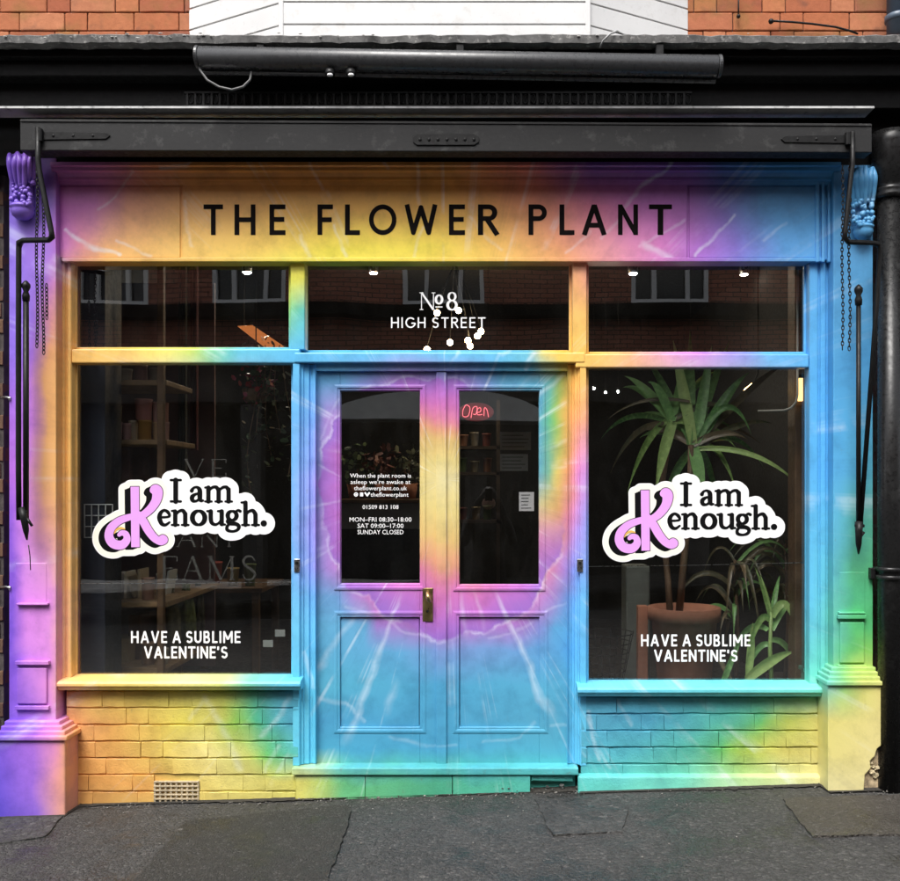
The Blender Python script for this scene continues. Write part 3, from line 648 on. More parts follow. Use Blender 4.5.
# fluted end stile at the right of the fascia, plain at the left
for a, b_ in ((816, 819.5), (822, 825), (828, 831), (834, 837)):
    B().pbox(a, b_, 178, 262, -.04, -.015).obj('end_reed', M['frame'], shop, .004, 2)
for a, b_ in ((40, 43.5), (46, 49), (52, 54)):
    B().pbox(a, b_, 178, 262, -.04, -.015).obj('end_reed', M['frame'], shop, .004, 2)

# --- pilasters with plinths, panels and carved brackets
def pilaster(px0, px1, ptop, pbase, plx0, plx1, pmz0, pmz1, pbot, led, panel, left):
    yf = -.07
    sh = B().pbox(px0, px1, ptop, pmz0 + 2, yf, .2).obj('pilaster', M['pilaster'], shop, .004, 2)
    w_ = px1 - px0
    rp = B(); rp.pbox(px0 + w_ * .14, px1 - w_ * .2, led - 40, led, yf - .002, yf + .02); rp.obj('upper_panel', M['pilaster'], sh, .003, 2)
    B().pbox(px0 + w_ * .14, px1 - w_ * .18, led, led + 2.2, yf - .02, yf + .02).obj('panel_ledge', M['pilaster'], sh, .003, 2)
    q0, q1 = px0 + w_ * .12, px1 - w_ * .16
    B().pbox(q0, q1, panel[0] - 2, panel[0] + 2, yf - .022, yf + .01).obj('panel_ledge', M['pilaster'], sh, .003, 2)
    B().pbox(q0, q1, panel[1] - 2, panel[1] + 2, yf - .018, yf + .01).obj('panel_ledge', M['pilaster'], sh, .003, 2)
    B().pbox(q0 + 2, q1 - 2, panel[0] + 5, panel[1] - 4, yf - .012, yf + .01).obj('lower_panel', M['pilaster'], sh, .005, 2)
    # plinth moulding as stacked, stepped courses
    pm = B(); n = 4
    for i in range(n):
        f0, f1 = i / n, (i + 1) / n
        a = px0 + (plx0 - px0) * (f1 ** .8); b = px1 + (plx1 - px1) * (f1 ** .8)
        y_ = yf + (-.155 - yf) * (f1 ** .8)
        pm.pbox(a, b, pmz0 + (pmz1 - pmz0) * f0, pmz0 + (pmz1 - pmz0) * f1 + .6 * (i < n - 1), y_, .18 + .001 * i)
    pm.obj('plinth_moulding', M['pilaster'], sh, .006, 2)
    yp = -.14
    if left:
        pb = B().pbox(plx0 + 1, plx1 - 2, pmz1 - .3, pbot + 8, yp, .17)
        pb.obj('plinth', M['pilaster'], sh, .007, 2)
    else:   # its outer bottom corner has broken away
        q = [(plx0 + 1, pmz1 - .3), (plx1 - 1, pmz1 - .3), (plx1 - 1, pbot - 38), (plx1 - 6, pbot - 34), (plx1 - 8, pbot - 27), (plx1 - 13, pbot - 22), (plx1 - 12, pbot - 15), (plx1 - 18, pbot - 8), (plx1 - 19, pbot + 8), (plx0 + 1, pbot + 8)]
        B().pprism(q, yp, .02).obj('plinth', M['pilaster'], sh, .004, 2)
        B().pbox(plx0 + 2, plx1 - 3, pmz1, pbot + 8, yp + .02, .17).obj('plinth_core', worn('broken_render', (.4, .31, .19), .95, .6, 30, 1.0, dirt=(.05, .04, .03)), sh, .01, 2, jitter=.004)
        for i in range(9):
            s_ = random.uniform(3, 7); cx_ = plx1 - random.uniform(3, 14); cy_ = pbot - random.uniform(2, 26)
            B().pbox(cx_ - s_ / 2, cx_ + s_ / 2, cy_ - s_ / 3, cy_ + s_ / 3, yp + random.uniform(.002, .018), yp + .06).obj('broken_piece', worn('crumbled_render', (.5, .42, .26), .95, .5, 40, 1, dirt=(.08, .06, .04)), sh, .006, 2, jitter=.004)
    return sh
pil_l = pilaster(9, 56, 158, 720, -6, 67, 721, 741, 815, 603, (663, 708), True)
pil_r = pilaster(833.5, 873, 165, 668, 827, 883, 667, 686, 783, 612, (617, 667), False)

def bracket(parent, px0, px1, py0, py1, proj, seed):
    """carved console: folded acanthus leaf above, a band of berries, a ringed bulb at the foot"""
    rnd = random.Random(seed); yb = -.07; W = px1 - px0; H = py1 - py0; mat = M['pilaster']
    def pt(u, v, d): return U(px0 + W * u, py0 + H * v, yb - d)
    # body: scroll profile
    n = 18; prof = []
    for i in range(n + 1):
        v = i / n; d = proj * (.95 - .45 * v + .12 * math.sin(v * 9))
        hw = .42 - .06 * math.sin(v * math.pi)
        prof.append((v * .8, d * .72, hw))
    b = B(); rings = []
    for v, d, hw in prof:
        rings.append([b.bm.verts.new(pt(.5 + hw * math.cos(t), v, d * math.sin(t) ** .7 if math.sin(t) > 1e-6 else 0)) for t in [math.pi * k_ / 12 for k_ in range(13)]])
    for A, C in zip(rings, rings[1:]):
        for k_ in range(12): b.bm.faces.new((A[k_], A[k_ + 1], C[k_ + 1], C[k_]))
    b.bm.faces.new(rings[0]); b.bm.faces.new(rings[-1][::-1])
    b.obj('carved_bracket', mat, parent, 0, smooth=True)
    for i in range(6):      # leaf folds fanning down from the top
        u = .06 + .88 * i / 5; e = .5 + (u - .5) * (.75 + .1 * rnd.random()); L = .42 + .1 * rnd.random() - .12 * abs(u - .5)
        pts = [pt(u + .1 * math.sin(i * 2.1), -.02 + .03 * rnd.random(), proj * (.55 + .35 * math.cos((u - .5) * 2.6))), pt(u, .12, proj * (.72 + .35 * math.cos((u - .5) * 2.6))), pt((u + e) / 2, .28, proj * (.62 + .25 * math.cos((u - .5) * 2.6))), pt(e, L, proj * (.52 + .15 * math.cos((u - .5) * 2.6))), pt(e + .02, L + .06, proj * .62)]
        B().tube([Vector(q[:3]) for q in bez3(pts, 5)], [.006 + .010 * math.sin(math.pi * min(1, .12 + q / 20)) for q in range(21)], 8).obj('carved_leaf', mat, parent, 0, smooth=True)
    bb = B()
    for i in range(38):     # berries
        u = .1 + .8 * rnd.random(); v = .44 + .36 * rnd.random(); bb.sphere(pt(u, v, proj * (.5 + .18 * math.cos((u - .5) * 2.8))), rnd.uniform(.009, .014), 8, 6)
    o = bb.obj('carved_berries', mat, parent, 0, smooth=True); o['kind'] = 'stuff'
    c = pt(.5, .87, proj * .3); r = (UX(px1, -.1) - UX(px0, -.1)) * .40
    B().lathe([(.002, -.045), (r * .5, -.042), (r * .8, -.028), (r * .95, -.006), (r * .9, .008), (r * 1.0, .012), (r * 1.0, .02), (r * .85, .026), (r * .75, .03)], c, 24).obj('carved_bulb', mat, parent, 0, smooth=True)
def bez3(p, n):
    out = []
    for i in range(len(p) - 1):
        a, b, c, d = p[max(i - 1, 0)], p[i], p[i + 1], p[min(i + 2, len(p) - 1)]
        for k_ in range(n):
            t = k_ / n; out.append(.5 * ((2 * b) + (c - a) * t + (2 * a - 5 * b + 4 * c - d) * t * t + (3 * b - a - 3 * c + d) * t ** 3))
    return out + [p[-1]]
bracket(pil_l, 8, 37, 154, 219, .10, 1); bracket(pil_r, 850, 876, 168, 240, .10, 2)

# --- upper storey: brick wall, white bay, stone ledge, black soffit and boards
WY = .2
uw = B().box(-7, UX(230, WY), WY + .012, .6, 3.62, 7.0).box(UX(640, WY), 7, WY + .012, .6, 3.62, 7.0).box(UX(230, WY), UX(640, WY), WY + .012, .6, 5.6, 7.0).obj('upper_wall', M['mortar_dark'], shop)
brick_variants('orange', M['brick_orange'], .235, .092, .004, .0012)
zc = UZ(31.5, WY) + .052 - .194; i = 0
while zc < 4.6:
    for (a, b_, s0) in ((UX(-40, WY), UX(196, WY), [0, -.1, -.05, -.16][i % 4]), (UX(680, WY), UX(960, WY), [-.03, -.12, -.08, -.17][i % 4])):
        course('orange', a, b_, zc, WY, uw, .235, [1, .5] if i % 2 else [.5, 1, 1], s0, .004, 1, .002)
    zc += .0965; i += 1
# white boarded bay
YB = -.08
bay = B().box(UX(300, YB), UX(570, YB), YB + .06, .5, 3.66, 5.6).obj('bay', M['cladding'], shop)
zl = [UZ(47, YB), UZ(24.5, YB), UZ(2, YB), UZ(-20.5, YB), UZ(-43, YB), UZ(-66, YB), UZ(-90, YB)]
xa, xb, xw0, xw1 = UX(281, YB), UX(588, YB), UX(189, WY), UX(688, WY)
for z0, z1 in zip(zl, zl[1:]):
    for nm, a, b_ in (('c', (xa, YB), (xb, YB)), ('l', (xw0, WY), (xa - .012, YB + .012)), ('r', (xb + .012, YB + .012), (xw1, WY))):
        a, b_ = Vector(a), Vector(b_); t = (b_ - a).normalized(); n = Vector((-t.y, t.x)) * .02
        pr = [(a.x, a.y), (b_.x, b_.y), (b_.x + n.x, b_.y + n.y), (a.x + n.x, a.y + n.y)]
        B().profile_z(pr, z0 + .0035, z1 - .0035).obj('cladding_board', M['cladding'], bay, .0015, 1)
B().profile_z([(xa, YB + .03), (xb, YB + .03), (xw1 - .03, WY + .06), (xw0 + .03, WY + .06)], 3.68, 5.5).obj('bay_core', worn('dark_joint', (.1, .1, .1), .9), bay)
for x in (xa, xb): B().box(x - .012, x + .012, YB - .004, YB + .04, 3.66, 5.5).obj('corner_post', M['cladding'], bay, .003, 2)
B().box(xa - .25, xb + .25, YB - .05, .5, 5.62, 5.75).obj('bay_roof', M['ledge'], bay)
# stone ledge, chipped along its edge
lb = []; YL = -.36
def ledge():
    n = 220; vs = []; x0, x1 = -4.2, 4.2
    rnd = random.Random(3)
    for i in range(n + 1):
        x = x0 + (x1 - x0) * i / n; j = rnd.uniform(-1, 1)
        zt = UZ(33, YL) + .003 * math.sin(x * 3.1) + j * .002; zb = UZ(42.5, YL) + rnd.uniform(-.003, .004)
        yj = rnd.uniform(-.006, .006)
        vs += [(x, WY + .05, zt + .03), (x, YL + .02 + yj, zt), (x, YL + yj, zt - .012), (x, YL + .004 + yj * .5, zb), (x, WY + .05, zb)]
    fs = []
    for i in range(n):
        for q in range(5):
            a, b_ = i * 5 + q, i * 5 + (q + 1) % 5; fs.append((a, b_, b_ + 5, a + 5))
    me = bpy.data.meshes.new('stone_ledge'); me.from_pydata(vs, [], fs); return link('stone_ledge', me, M['ledge'], shop)
led = ledge()
ck = B()
for i in range(34):                # crumbs of lead and mortar on the ledge
    px = random.choice([random.uniform(0, 190), random.uniform(190, 900), random.uniform(95, 215)]); r = random.uniform(.002, .006)
    p = U(px, 33 + random.uniform(-1, 5), YL - .004)
    bmesh.ops.create_icosphere(ck.bm, subdivisions=1, radius=1, matrix=Matrix.Translation(p) @ Matrix.Diagonal((r * 1.8, r * .7, r * .6, 1)))
cko = ck.obj('ledge_crumbs', worn('pale_crumbs', (.45, .44, .42), .95, .4), led); cko['kind'] = 'stuff'
xs0, xs1 = -4.2, 4.2
def board(name, py0, py1, yf, yb, mat='black', bev=.004, parent=shop): return B().box(xs0, xs1, yf, yb, UZ(py0, yf), UZ(py1, yf)).obj(name, M[mat], parent, bev, 2)
board('soffit_board', 43.5, 57, -.29, .25)
board('soffit_board', 57.5, 76, -.25, .25)
board('soffit_board', 76.5, 108.5, -.17, .25)
vs_ = B()                           # ventilation strip: a row of small slots between ribs
for i in range(62):
    px = 186 + i * 8.15; vs_.pbox(px, px + 2.1, 93, 105, -.179, -.165)
    vs_.tube([U(px + 5.1 + 2.3 * math.cos(t), 99 + 4.6 * math.sin(t), -.174) for t in [q * math.pi / 4 for q in range(8)]], .0018, 5, True)
vs_.pbox(184, 692, 91.5, 93, -.181, -.165); vs_.pbox(184, 692, 105, 106.2, -.181, -.165)
vs_.obj('vent_strip', M['rail'], shop)
B().box(UX(-60, -.27), UX(874, -.27), -.275, -.165, UZ(108.9, -.27), UZ(106.6, -.27)).obj('metal_trim', worn('pale_worn_trim', (.5, .5, .5), .4, .3, 8, .1, dirt=(.05, .05, .05)), shop, .001, 1)
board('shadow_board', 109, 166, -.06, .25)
# ------------------------------------------------------------------ awning folded against the front
aw = tag(empty('awning', (0, -.27, 0)), 'folded black shop awning with iron side arms and chains', 'awning')
YA = -.27
B().pprism([(20, 119), (872, 123.5), (872, 152.5), (20, 150.5)], YA, YA + .085).obj('front_rail', M['rail'], aw, .004, 2)
B().pprism([(20, 119.6), (872, 124), (872, 126), (20, 121.6)], YA - .005, YA + .01).obj('rail_lip', M['rail'], aw, .001, 1)
def strap(px0, px1, py, tip):
    b = B(); y = YA - .006
    q = [(px0, py - 4), (px1, py - 3), (px1 + 4 * tip, py), (px1, py + 3.4), (px0, py + 4.4)]
    if tip < 0: q = q[::-1]
    b.pprism(q, y, YA + .004); s = b.obj('strap_hinge', M['iron'], aw, .0015, 1)
    for f in (.2, .5, .8): B().sphere(U(px0 + (px1 - px0) * f, py + .2, y), .007, 8, 6, (1, .6, 1)).obj('rivet', M['iron'], s)
    B().tube([U(px0, py - 6, y - .006), U(px0, py + 6, y - .006)], .014, 10).obj('hinge_knuckle', M['iron'], s)
strap(40, 106, 135.5, 1); strap(848, 785, 139, -1)
pb = B()
pb.pprism([(413, 137), (417, 134), (474, 134), (479, 137), (479, 142), (474, 145), (417, 145), (413, 142)], YA - .007, YA + .004)
for i in range(7): pb.sphere(U(420 + i * 9, 139.5, YA - .008), .008, 8, 6, (1, .6, 1.1))
pb.obj('centre_bracket', M['iron'], aw, .002, 1)
# arms
def rod(name, pts, r, seg=10):
    return B().tube([U(a, b, y) for a, b, y in pts], r, seg).obj(name, M['iron'], aw, 0, smooth=True)
rod('arm', [(38, 128, -.285), (38, 160, -.285), (39.5, 172, -.285), (51.5, 232, -.29), (52, 237, -.29), (49, 240, -.28), (23, 240.5, -.22), (19.5, 243, -.19), (18.8, 248, -.19), (18.5, 330, -.18), (18.5, 470, -.17), (19, 520, -.17)], .0125)
rod('arm', [(26, 300, -.165), (26, 520, -.165)], .0135)
rod('arm', [(852.5, 132, -.285), (852.5, 165, -.285), (851, 175, -.285), (845, 232, -.29), (845, 238, -.29), (848, 242, -.28), (872, 243, -.22), (878, 244, -.19), (880, 249, -.185), (877, 300, -.18), (860, 530, -.16)], .0115)
rod('arm', [(858.5, 304, -.165), (858.5, 530, -.165)], .0115)
for px, p0, p1 in ((26, 283, 302), (858.5, 290, 306)):
    B().lathe([(.004, .0), (.016, .004), (.018, .03), (.011, .05), (.02, .07), (.02, .085), (.008, .1), (.002, .104)], U(px, p1, -.165)).obj('pivot_cap', M['iron'], aw, 0, smooth=True)
def foot(pxa, pya, sgn):
    b = B(); y = -.17
    b.tube([U(pxa, pya, y), U(pxa + 2 * sgn, pya + 10, y - .01), U(pxa + 4 * sgn, pya + 22, y), U(pxa + 5 * sgn, pya + 32, y + .01)], [.02, .017, .014, .004], 10)
    b.tube([U(pxa - 4, pya + 3, y - .004), U(pxa + 5, pya + 4, y - .004)], .008, 8)
    b.tube([U(pxa + 5, pya + 10, y - .01), U(pxa + 10 * sgn, pya + 18, y - .01)], .007, 8)
    b.obj('arm_end', M['iron'], aw, 0, smooth=True)
foot(22, 508, 1); foot(859, 522, -.1)
rod('arm_cord', [(28.5, 545, -.16), (30, 556, -.155), (30.5, 570, -.155)], .0025, 6)
def chain(px, py0, py1, y, sway, pitch=3.9):
    b = B(); n = int((py1 - py0) / pitch)
    for i in range(n):
        py = py0 + i * pitch; c = U(px + sway * math.sin(i * .21), py, y); pts = []
        for q in range(8):
            t = q * math.pi / 4; a = .006 * math.cos(t); h = .0125 * math.sin(t)
            pts.append(c + (Vector((a, 0, h)) if i % 2 else Vector((a * .45, a * .9, h))))
        b.tube(pts, .0023, 5, True)
    b.obj('chain', M['iron'], aw, 0, smooth=True)
chain(37, 166, 352, -.23, .6); chain(43, 200, 356, -.235, .8); chain(46.5, 286, 322, -.225, .3)
chain(842.5, 168, 352, -.23, .5); chain(849.5, 165, 356, -.235, .7)

# ------------------------------------------------------------------ tube, cables, lights under the ledge
tb = tag(empty('roller_tube', U(460, 62, -.37)), 'long dark grey tube slung beneath the stone ledge', 'tube')
a, b_ = U(200, 57.5, -.36), U(717, 66.5, -.39)
B().tube([a, b_], .048, 28).obj('tube_body', M['tube'], tb, .002, 1, smooth=True)
for p, d in ((a, -1), (b_, 1)): B().tube([p + Vector((.001 * d, 0, 0)), p + Vector((.018 * d, 0, 0))], .0505, 28).obj('end_cap', M['tube'], tb, .003, 1, smooth=False)
B().tube([a + Vector((.0, .03, -.054)), b_ + Vector((0, .03, -.054))], .012, 8).obj('under_rail', M['tube'], tb, 0, smooth=True)
for px in (260, 460, 660): B().pbox(px - 4, px + 4, 44, 62, -.35, -.24).obj('hanger', M['iron'], tb, .003, 1)
cb = B(); pts = [U(*q) for q in ((197, 62, -.36), (200, 70, -.37), (207, 80, -.38), (219, 87, -.38), (232, 90, -.38), (243, 87, -.38), (250, 80, -.37), (251.5, 72, -.36))]
cb.tube(pts, .0055, 7); tag(cb.obj('hanging_cable', worn('grey_cable', (.12, .12, .12), .5, .2), None, 0, smooth=True), 'loop of grey cable drooping from the left end of the tube', 'cable')
tw = tag(empty('twin_spotlight', U(340, 72, -.39)), 'pair of small round lights fixed under the dark tube', 'spotlight')
for px in (330, 351): 
    B().lathe([(.004, .0), (.02, .002), (.024, .012), (.02, .03)], U(px, 76.5, -.385)).obj('lamp_housing', M['iron'], tw, 0, smooth=True)
    B().sphere(U(px, 75, -.402), .014, 12, 8, (1, .7, .55)).obj('lens', worn('white_lens', (.9, .9, .9), .15, .02), tw, 0, smooth=True)
wr = B(); wr.tube([U(*q, .17) for q in ((771, 21), (790, 22), (812, 24), (835, 27), (850, 31), (858, 34))], .006, 6); wr.sphere(U(771, 21.5, .165), .014, 8, 6)
tag(wr.obj('wall_cable', M['iron'], None, 0, smooth=True), 'thin black cable sagging across the orange bricks by the pipe', 'cable')
wr = B(); wr.tube([U(*q, .17) for q in ((738.5, -12), (738.5, 5), (738.5, 16))], .004, 6); wr.sphere(U(738.5, 16.5, .172), .011, 8, 6)
tag(wr.obj('drop_wire', M['iron'], None, 0, smooth=True), 'short vertical wire ending on the orange bricks right of the bay', 'wire')
wr = B(); wr.tube([U(600, 48, -.35), U(603, 41, -.385), U(610, 34, -.385), U(617, 31, -.35), U(622, 34, -.37)], .004, 6)
tag(wr.obj('ledge_wire', worn('pale_wire', (.3, .3, .3), .5, .2), None, 0, smooth=True), 'small curl of pale wire over the ledge near the bay corner', 'wire')

# ------------------------------------------------------------------ downpipes
dp = tag(empty('downpipe', (UX(890, -.12), -.12, ground_z(2.2, -.1))), 'thick black cast iron downpipe at the right edge', 'downpipe')
c0 = U(890, 790, -.12); c0.z = ground_z(c0.x, -.12) - .02; H = UZ(196, -.12) - c0.z
B().lathe([(.058, 0), (.058, H)], c0, 28).obj('pipe', M['pipe'], dp, 0, smooth=True)
zt = UZ(196, -.12)
B().lathe([(.058, -.02), (.073, -.015), (.076, .0), (.07, .01), (.074, .02), (.074, .03), (.066, .036), (.078, .05), (.09, .23), (.09, .25), (.094, .3)], (c0.x, c0.y, zt), 28).obj('hopper', M['pipe'], dp, 0, smooth=True)
for py in (569, 577): B().lathe([(.056, -.012), (.068, -.009), (.068, .009), (.056, .012)], (c0.x, c0.y, UZ(py, -.12)), 28).obj('collar', M['pipe'], dp, 0, smooth=True)
B().box(c0.x - .085, c0.x + .06, -.1, .0, UZ(579, -.1), UZ(568, -.1)).obj('holderbat', M['pipe'], dp, .004, 2)
up = tag(empty('upper_downpipe', U(895, 30, .1)), 'slate blue downpipe on the upper brick wall at the right edge', 'downpipe')
cu = U(897, 34, .1); B().lathe([(.05, 0), (.05, 1.2)], cu, 24).obj('pipe', M['bluepipe'], up, 0, smooth=True)
B().lathe([(.052, 0), (.06, .004), (.06, .03), (.052, .035)], (cu.x, cu.y, cu.z + .06), 24).obj('collar', M['bluepipe'], up, 0, smooth=True)

# ------------------------------------------------------------------ neighbouring walls beside the shop
brick_variants('brown', M['brick_brown'], .222, .071, .004, .0012); brick_variants('maroon', M['brick_maroon'], .222, .071, .004, .0012)
def sidewall(name, x0, x1, xb0, xb1, yw, key, label):
    t = tag(empty(name, ((x0 + x1) / 2, yw, 0)), label, 'wall')
    q = B().box(x0, x1, yw + .008, yw + .4, -.4, 3.62).obj('wall_core', M['mortar_dark'], t)
    z = -.05; i = 0
    while z < 3.45:
        course(key, xb0, xb1, z, yw, q, .222, [1, .5], [-.02, -.12][i % 2], .01, 1, .002); z += .081; i += 1
sidewall('neighbour_wall', -6.5, UX(7, .1), UX(-40, .1), UX(7, .1), .06, 'brown', 'dark brown brick wall at the far left edge')
sidewall('neighbour_wall', UX(873.5, .1), 6.5, UX(873.5, .1), UX(945, .1), .06, 'maroon', 'maroon painted brick wall behind the thick black downpipe')
hk = B()
for py in (397.5, 587): hk.tube([U(1, py, -.04), U(6, py - .6, -.06), U(10, py + .5, -.075), U(9.5, py + 3, -.075)], .005, 6)
tag(hk.obj('wall_clip', M['steel'], None, 0, smooth=True), 'small pale metal clips on the left pilaster edge', 'clip')
bl = B()
for px, py in ((47, 389), (48, 483), (36, 503), (48, 592), (45, 628)): bl.sphere(U(px, py, -.008), .009, 8, 6, (1, .6, 1))
blo = bl.obj('bolt_heads', M['frame'], shop)

# ------------------------------------------------------------------ lettering, drawn as distance fields and cut to meshes
def arc(cx, cy, rx, ry, a0, a1, n=14): return [(cx + rx * math.cos(R(a0 + (a1 - a0) * i / n)), cy + ry * math.sin(R(a0 + (a1 - a0) * i / n))) for i in range(n + 1)]
def bez(p, n=10):
    """smooth polyline through points (Catmull-Rom); points may carry a radius"""
    p = [np.array(q, float) for q in p]; out = []
    for i in range(len(p) - 1):
        a, b, c, d = p[max(i - 1, 0)], p[i], p[i + 1], p[min(i + 2, len(p) - 1)]
        for k in range(n):
            t = k / n; out.append(.5 * ((2 * b) + (c - a) * t + (2 * a - 5 * b + 4 * c - d) * t * t + (3 * b - a - 3 * c + d) * t ** 3))
    out.append(p[-1]); return [tuple(q) for q in out]
def field(strokes, gx, gy):
    """strokes: (points, halfwidth, cap) or (points with a radius each, None, 'round')"""
    D = np.full(gx.shape, 1e3)
    for pts, hw, cap in strokes:
        n = len(pts)
        for i in range(n - 1):
            ax, ay = pts[i][:2]; bx, by = pts[i + 1][:2]; dx, dy = bx - ax, by - ay; L2 = dx * dx + dy * dy
            if L2 < 1e-12: continue
            t = ((gx - ax) * dx + (gy - ay) * dy) / L2
            if cap == 'butt':
                L = math.sqrt(L2); u = np.abs((gx - ax) * (-dy) + (gy - ay) * dx) / L - hw; v = np.abs(t - .5) * L - L / 2
                d = np.minimum(np.maximum(u, v), 0) + np.hypot(np.maximum(u, 0), np.maximum(v, 0))
                if i > 0: d = np.minimum(d, np.hypot(gx - ax, gy - ay) - hw)
            else:
                tc = np.clip(t, 0, 1); r0 = pts[i][2] if hw is None else hw; r1 = pts[i + 1][2] if hw is None else hw
                d = np.hypot(gx - ax - tc * dx, gy - ay - tc * dy) - (r0 + (r1 - r0) * tc)
            D = np.minimum(D, d)
    return D
def grid(x0, x1, y0, y1, h):
    return np.meshgrid(np.arange(x0, x1 + h, h), np.arange(y0, y1 + h, h))
def contour_mesh(name, D, gx, gy, tomap):
    """fill the region D < 0"""
    ny, nx_ = D.shape; ins = D < 0; vs = []; fs = []; vid = {}
    def vert(x, y):
        k_ = (round(x, 4), round(y, 4))
        if k_ not in vid: vid[k_] = len(vs); vs.append(tomap(x, y))
        return vid[k_]
    full = ins[:-1, :-1] & ins[:-1, 1:] & ins[1:, :-1] & ins[1:, 1:]
    any_ = ins[:-1, :-1] | ins[:-1, 1:] | ins[1:, :-1] | ins[1:, 1:]
    for j in range(ny - 1):
        row = full[j]; i = 0
        idx = np.nonzero(row)[0]
        if len(idx):
            splits = np.nonzero(np.diff(idx) > 1)[0]; starts = [idx[0]] + [idx[s + 1] for s in splits]; ends = [idx[s] for s in splits] + [idx[-1]]
            for s, e in zip(starts, ends):
                fs.append((vert(gx[j, s], gy[j, s]), vert(gx[j, e + 1], gy[j, s]), vert(gx[j + 1, e + 1], gy[j + 1, e + 1]), vert(gx[j, s], gy[j + 1, s])))
        for i in np.nonzero(any_[j] & ~row)[0]:
            c = [(j, i), (j, i + 1), (j + 1, i + 1), (j + 1, i)]; poly = []
            for q in range(4):
                a, b = c[q], c[(q + 1) % 4]; da, db = D[a], D[b]
                if da < 0: poly.append(vert(gx[a], gy[a]))
                if (da < 0) != (db < 0):
                    t = da / (da - db); poly.append(vert(gx[a] + (gx[b] - gx[a]) * t, gy[a] + (gy[b] - gy[a]) * t))
            poly = list(dict.fromkeys(poly))
            if len(poly) > 2: fs.append(tuple(poly))
    me = bpy.data.meshes.new(name); me.from_pydata(vs, [], fs)
    return me
def sans(ch, w, ww=None):
    """strokes of a geometric sans capital, cap height 1, top at 0; returns (advance width, strokes)"""
    h = w / 2; B_ = 'butt'
    def st(*pl): return [(p, h, B_) for p in pl]
    if ch == 'T': return .64, st([(0, h), (.64, h)], [(.32, 0), (.32, 1)])
    if ch == 'H': return .68, st([(h, 0), (h, 1)], [(.68 - h, 0), (.68 - h, 1)], [(h, .5), (.68 - h, .5)])
    if ch == 'E': return .53, st([(h, 0), (h, 1)], [(h, h), (.53, h)], [(h, .49), (.49, .49)], [(h, 1 - h), (.53, 1 - h)])
    if ch == 'F': return .5, st([(h, 0), (h, 1)], [(h, h), (.5, h)], [(h, .5), (.46, .5)])
    if ch == 'L': return .48, st([(h, 0), (h, 1)], [(h, 1 - h), (.48, 1 - h)])
    if ch == 'O': return .92, st(arc(.46, .5, .46 - h, .5 - h, 0, 360, 40))
    if ch == 'W': return 1.08, st([(h, 0), (.29, 1 - h)], [(.29, 1 - h), (.54, .1)], [(.54, .1), (.79, 1 - h)], [(.79, 1 - h), (1.08 - h, 0)]) + [([(.29, 1 - h), (.2901, 1 - h - .01)], h, 'round'), ([(.79, 1 - h), (.7901, 1 - h - .01)], h, 'round'), ([(.54, .1), (.54, .11)], h, 'round')]
    if ch in 'PRB':
        pb_ = [(h, h), (.3, h)] + arc(.32, .27, .26 - h, .27 - h, -90, 90, 12) + [(h, .54 - h)]
        o = st([(h, 0), (h, 1)], pb_)
        if ch == 'R': o += st([(.28, .5), (.58, 1)]); return .6, o
        if ch == 'B': o = st([(h, 0), (h, 1)], [(h, h), (.28, h)] + arc(.3, .25 + h / 4, .24 - h, .25 - h / 2, -90, 90, 10) + [(h, .5)], [(h, .5), (.3, .5)] + arc(.32, .75 - h / 4, .26 - h, .25 - h / 2, -90, 90, 10) + [(h, 1 - h)]); return .6, o
        return .57, o
    if ch == 'A': return .76, st([(h * .9, 1), (.38, .02)], [(.38, .02), (.76 - h * .9, 1)], [(.15, .68), (.61, .68)]) + [([(.38, h), (.38, h + .01)], h, 'round')]
    if ch == 'N': return .68, st([(h, 0), (h, 1)], [(.68 - h, 0), (.68 - h, 1)], [(h, h * .6), (.68 - h, 1 - h * .6)])
    if ch == 'V': return .74, st([(h * .9, 0), (.37, .98)], [(.37, .98), (.74 - h * .9, 0)]) + [([(.37, 1 - h), (.37, 1 - h - .01)], h, 'round')]
    if ch == 'M': return .84, st([(h, 0), (h, 1)], [(.84 - h, 0), (.84 - h, 1)], [(h, h * .6), (.42, .7)], [(.42, .7), (.84 - h, h * .6)])
    if ch == 'I': return w, st([(h, 0), (h, 1)])
    if ch == 'U': return .64, st([(h, 0), (h, .66)] + arc(.32, .66, .32 - h, .34 - h, 180, 0, 12)[1:] + [(.64 - h, 0)])
    if ch == 'S': return .56, st(arc(.28, .265, .25 - h * .6, .265 - h, -25, -180, 10) + bez([(.03 + h * .6, .265), (.1, .42), (.28, .5), (.46, .58), (.53 - h * .6, .735)], 4)[1:] + arc(.28, .735, .25 - h * .6, .265 - h, 0, 155, 10)[1:])
    if ch == 'G': return .84, st(arc(.45, .5, .45 - h, .5 - h, -42, -350, 26) + [(.84 - h, .56), (.52, .56)])
    if ch == "'": return w * 1.2, st([(h, 0), (h * .8, .3)])
    if ch == '-': return .3, st([(0, .55), (.3, .55)])
    return .3, []
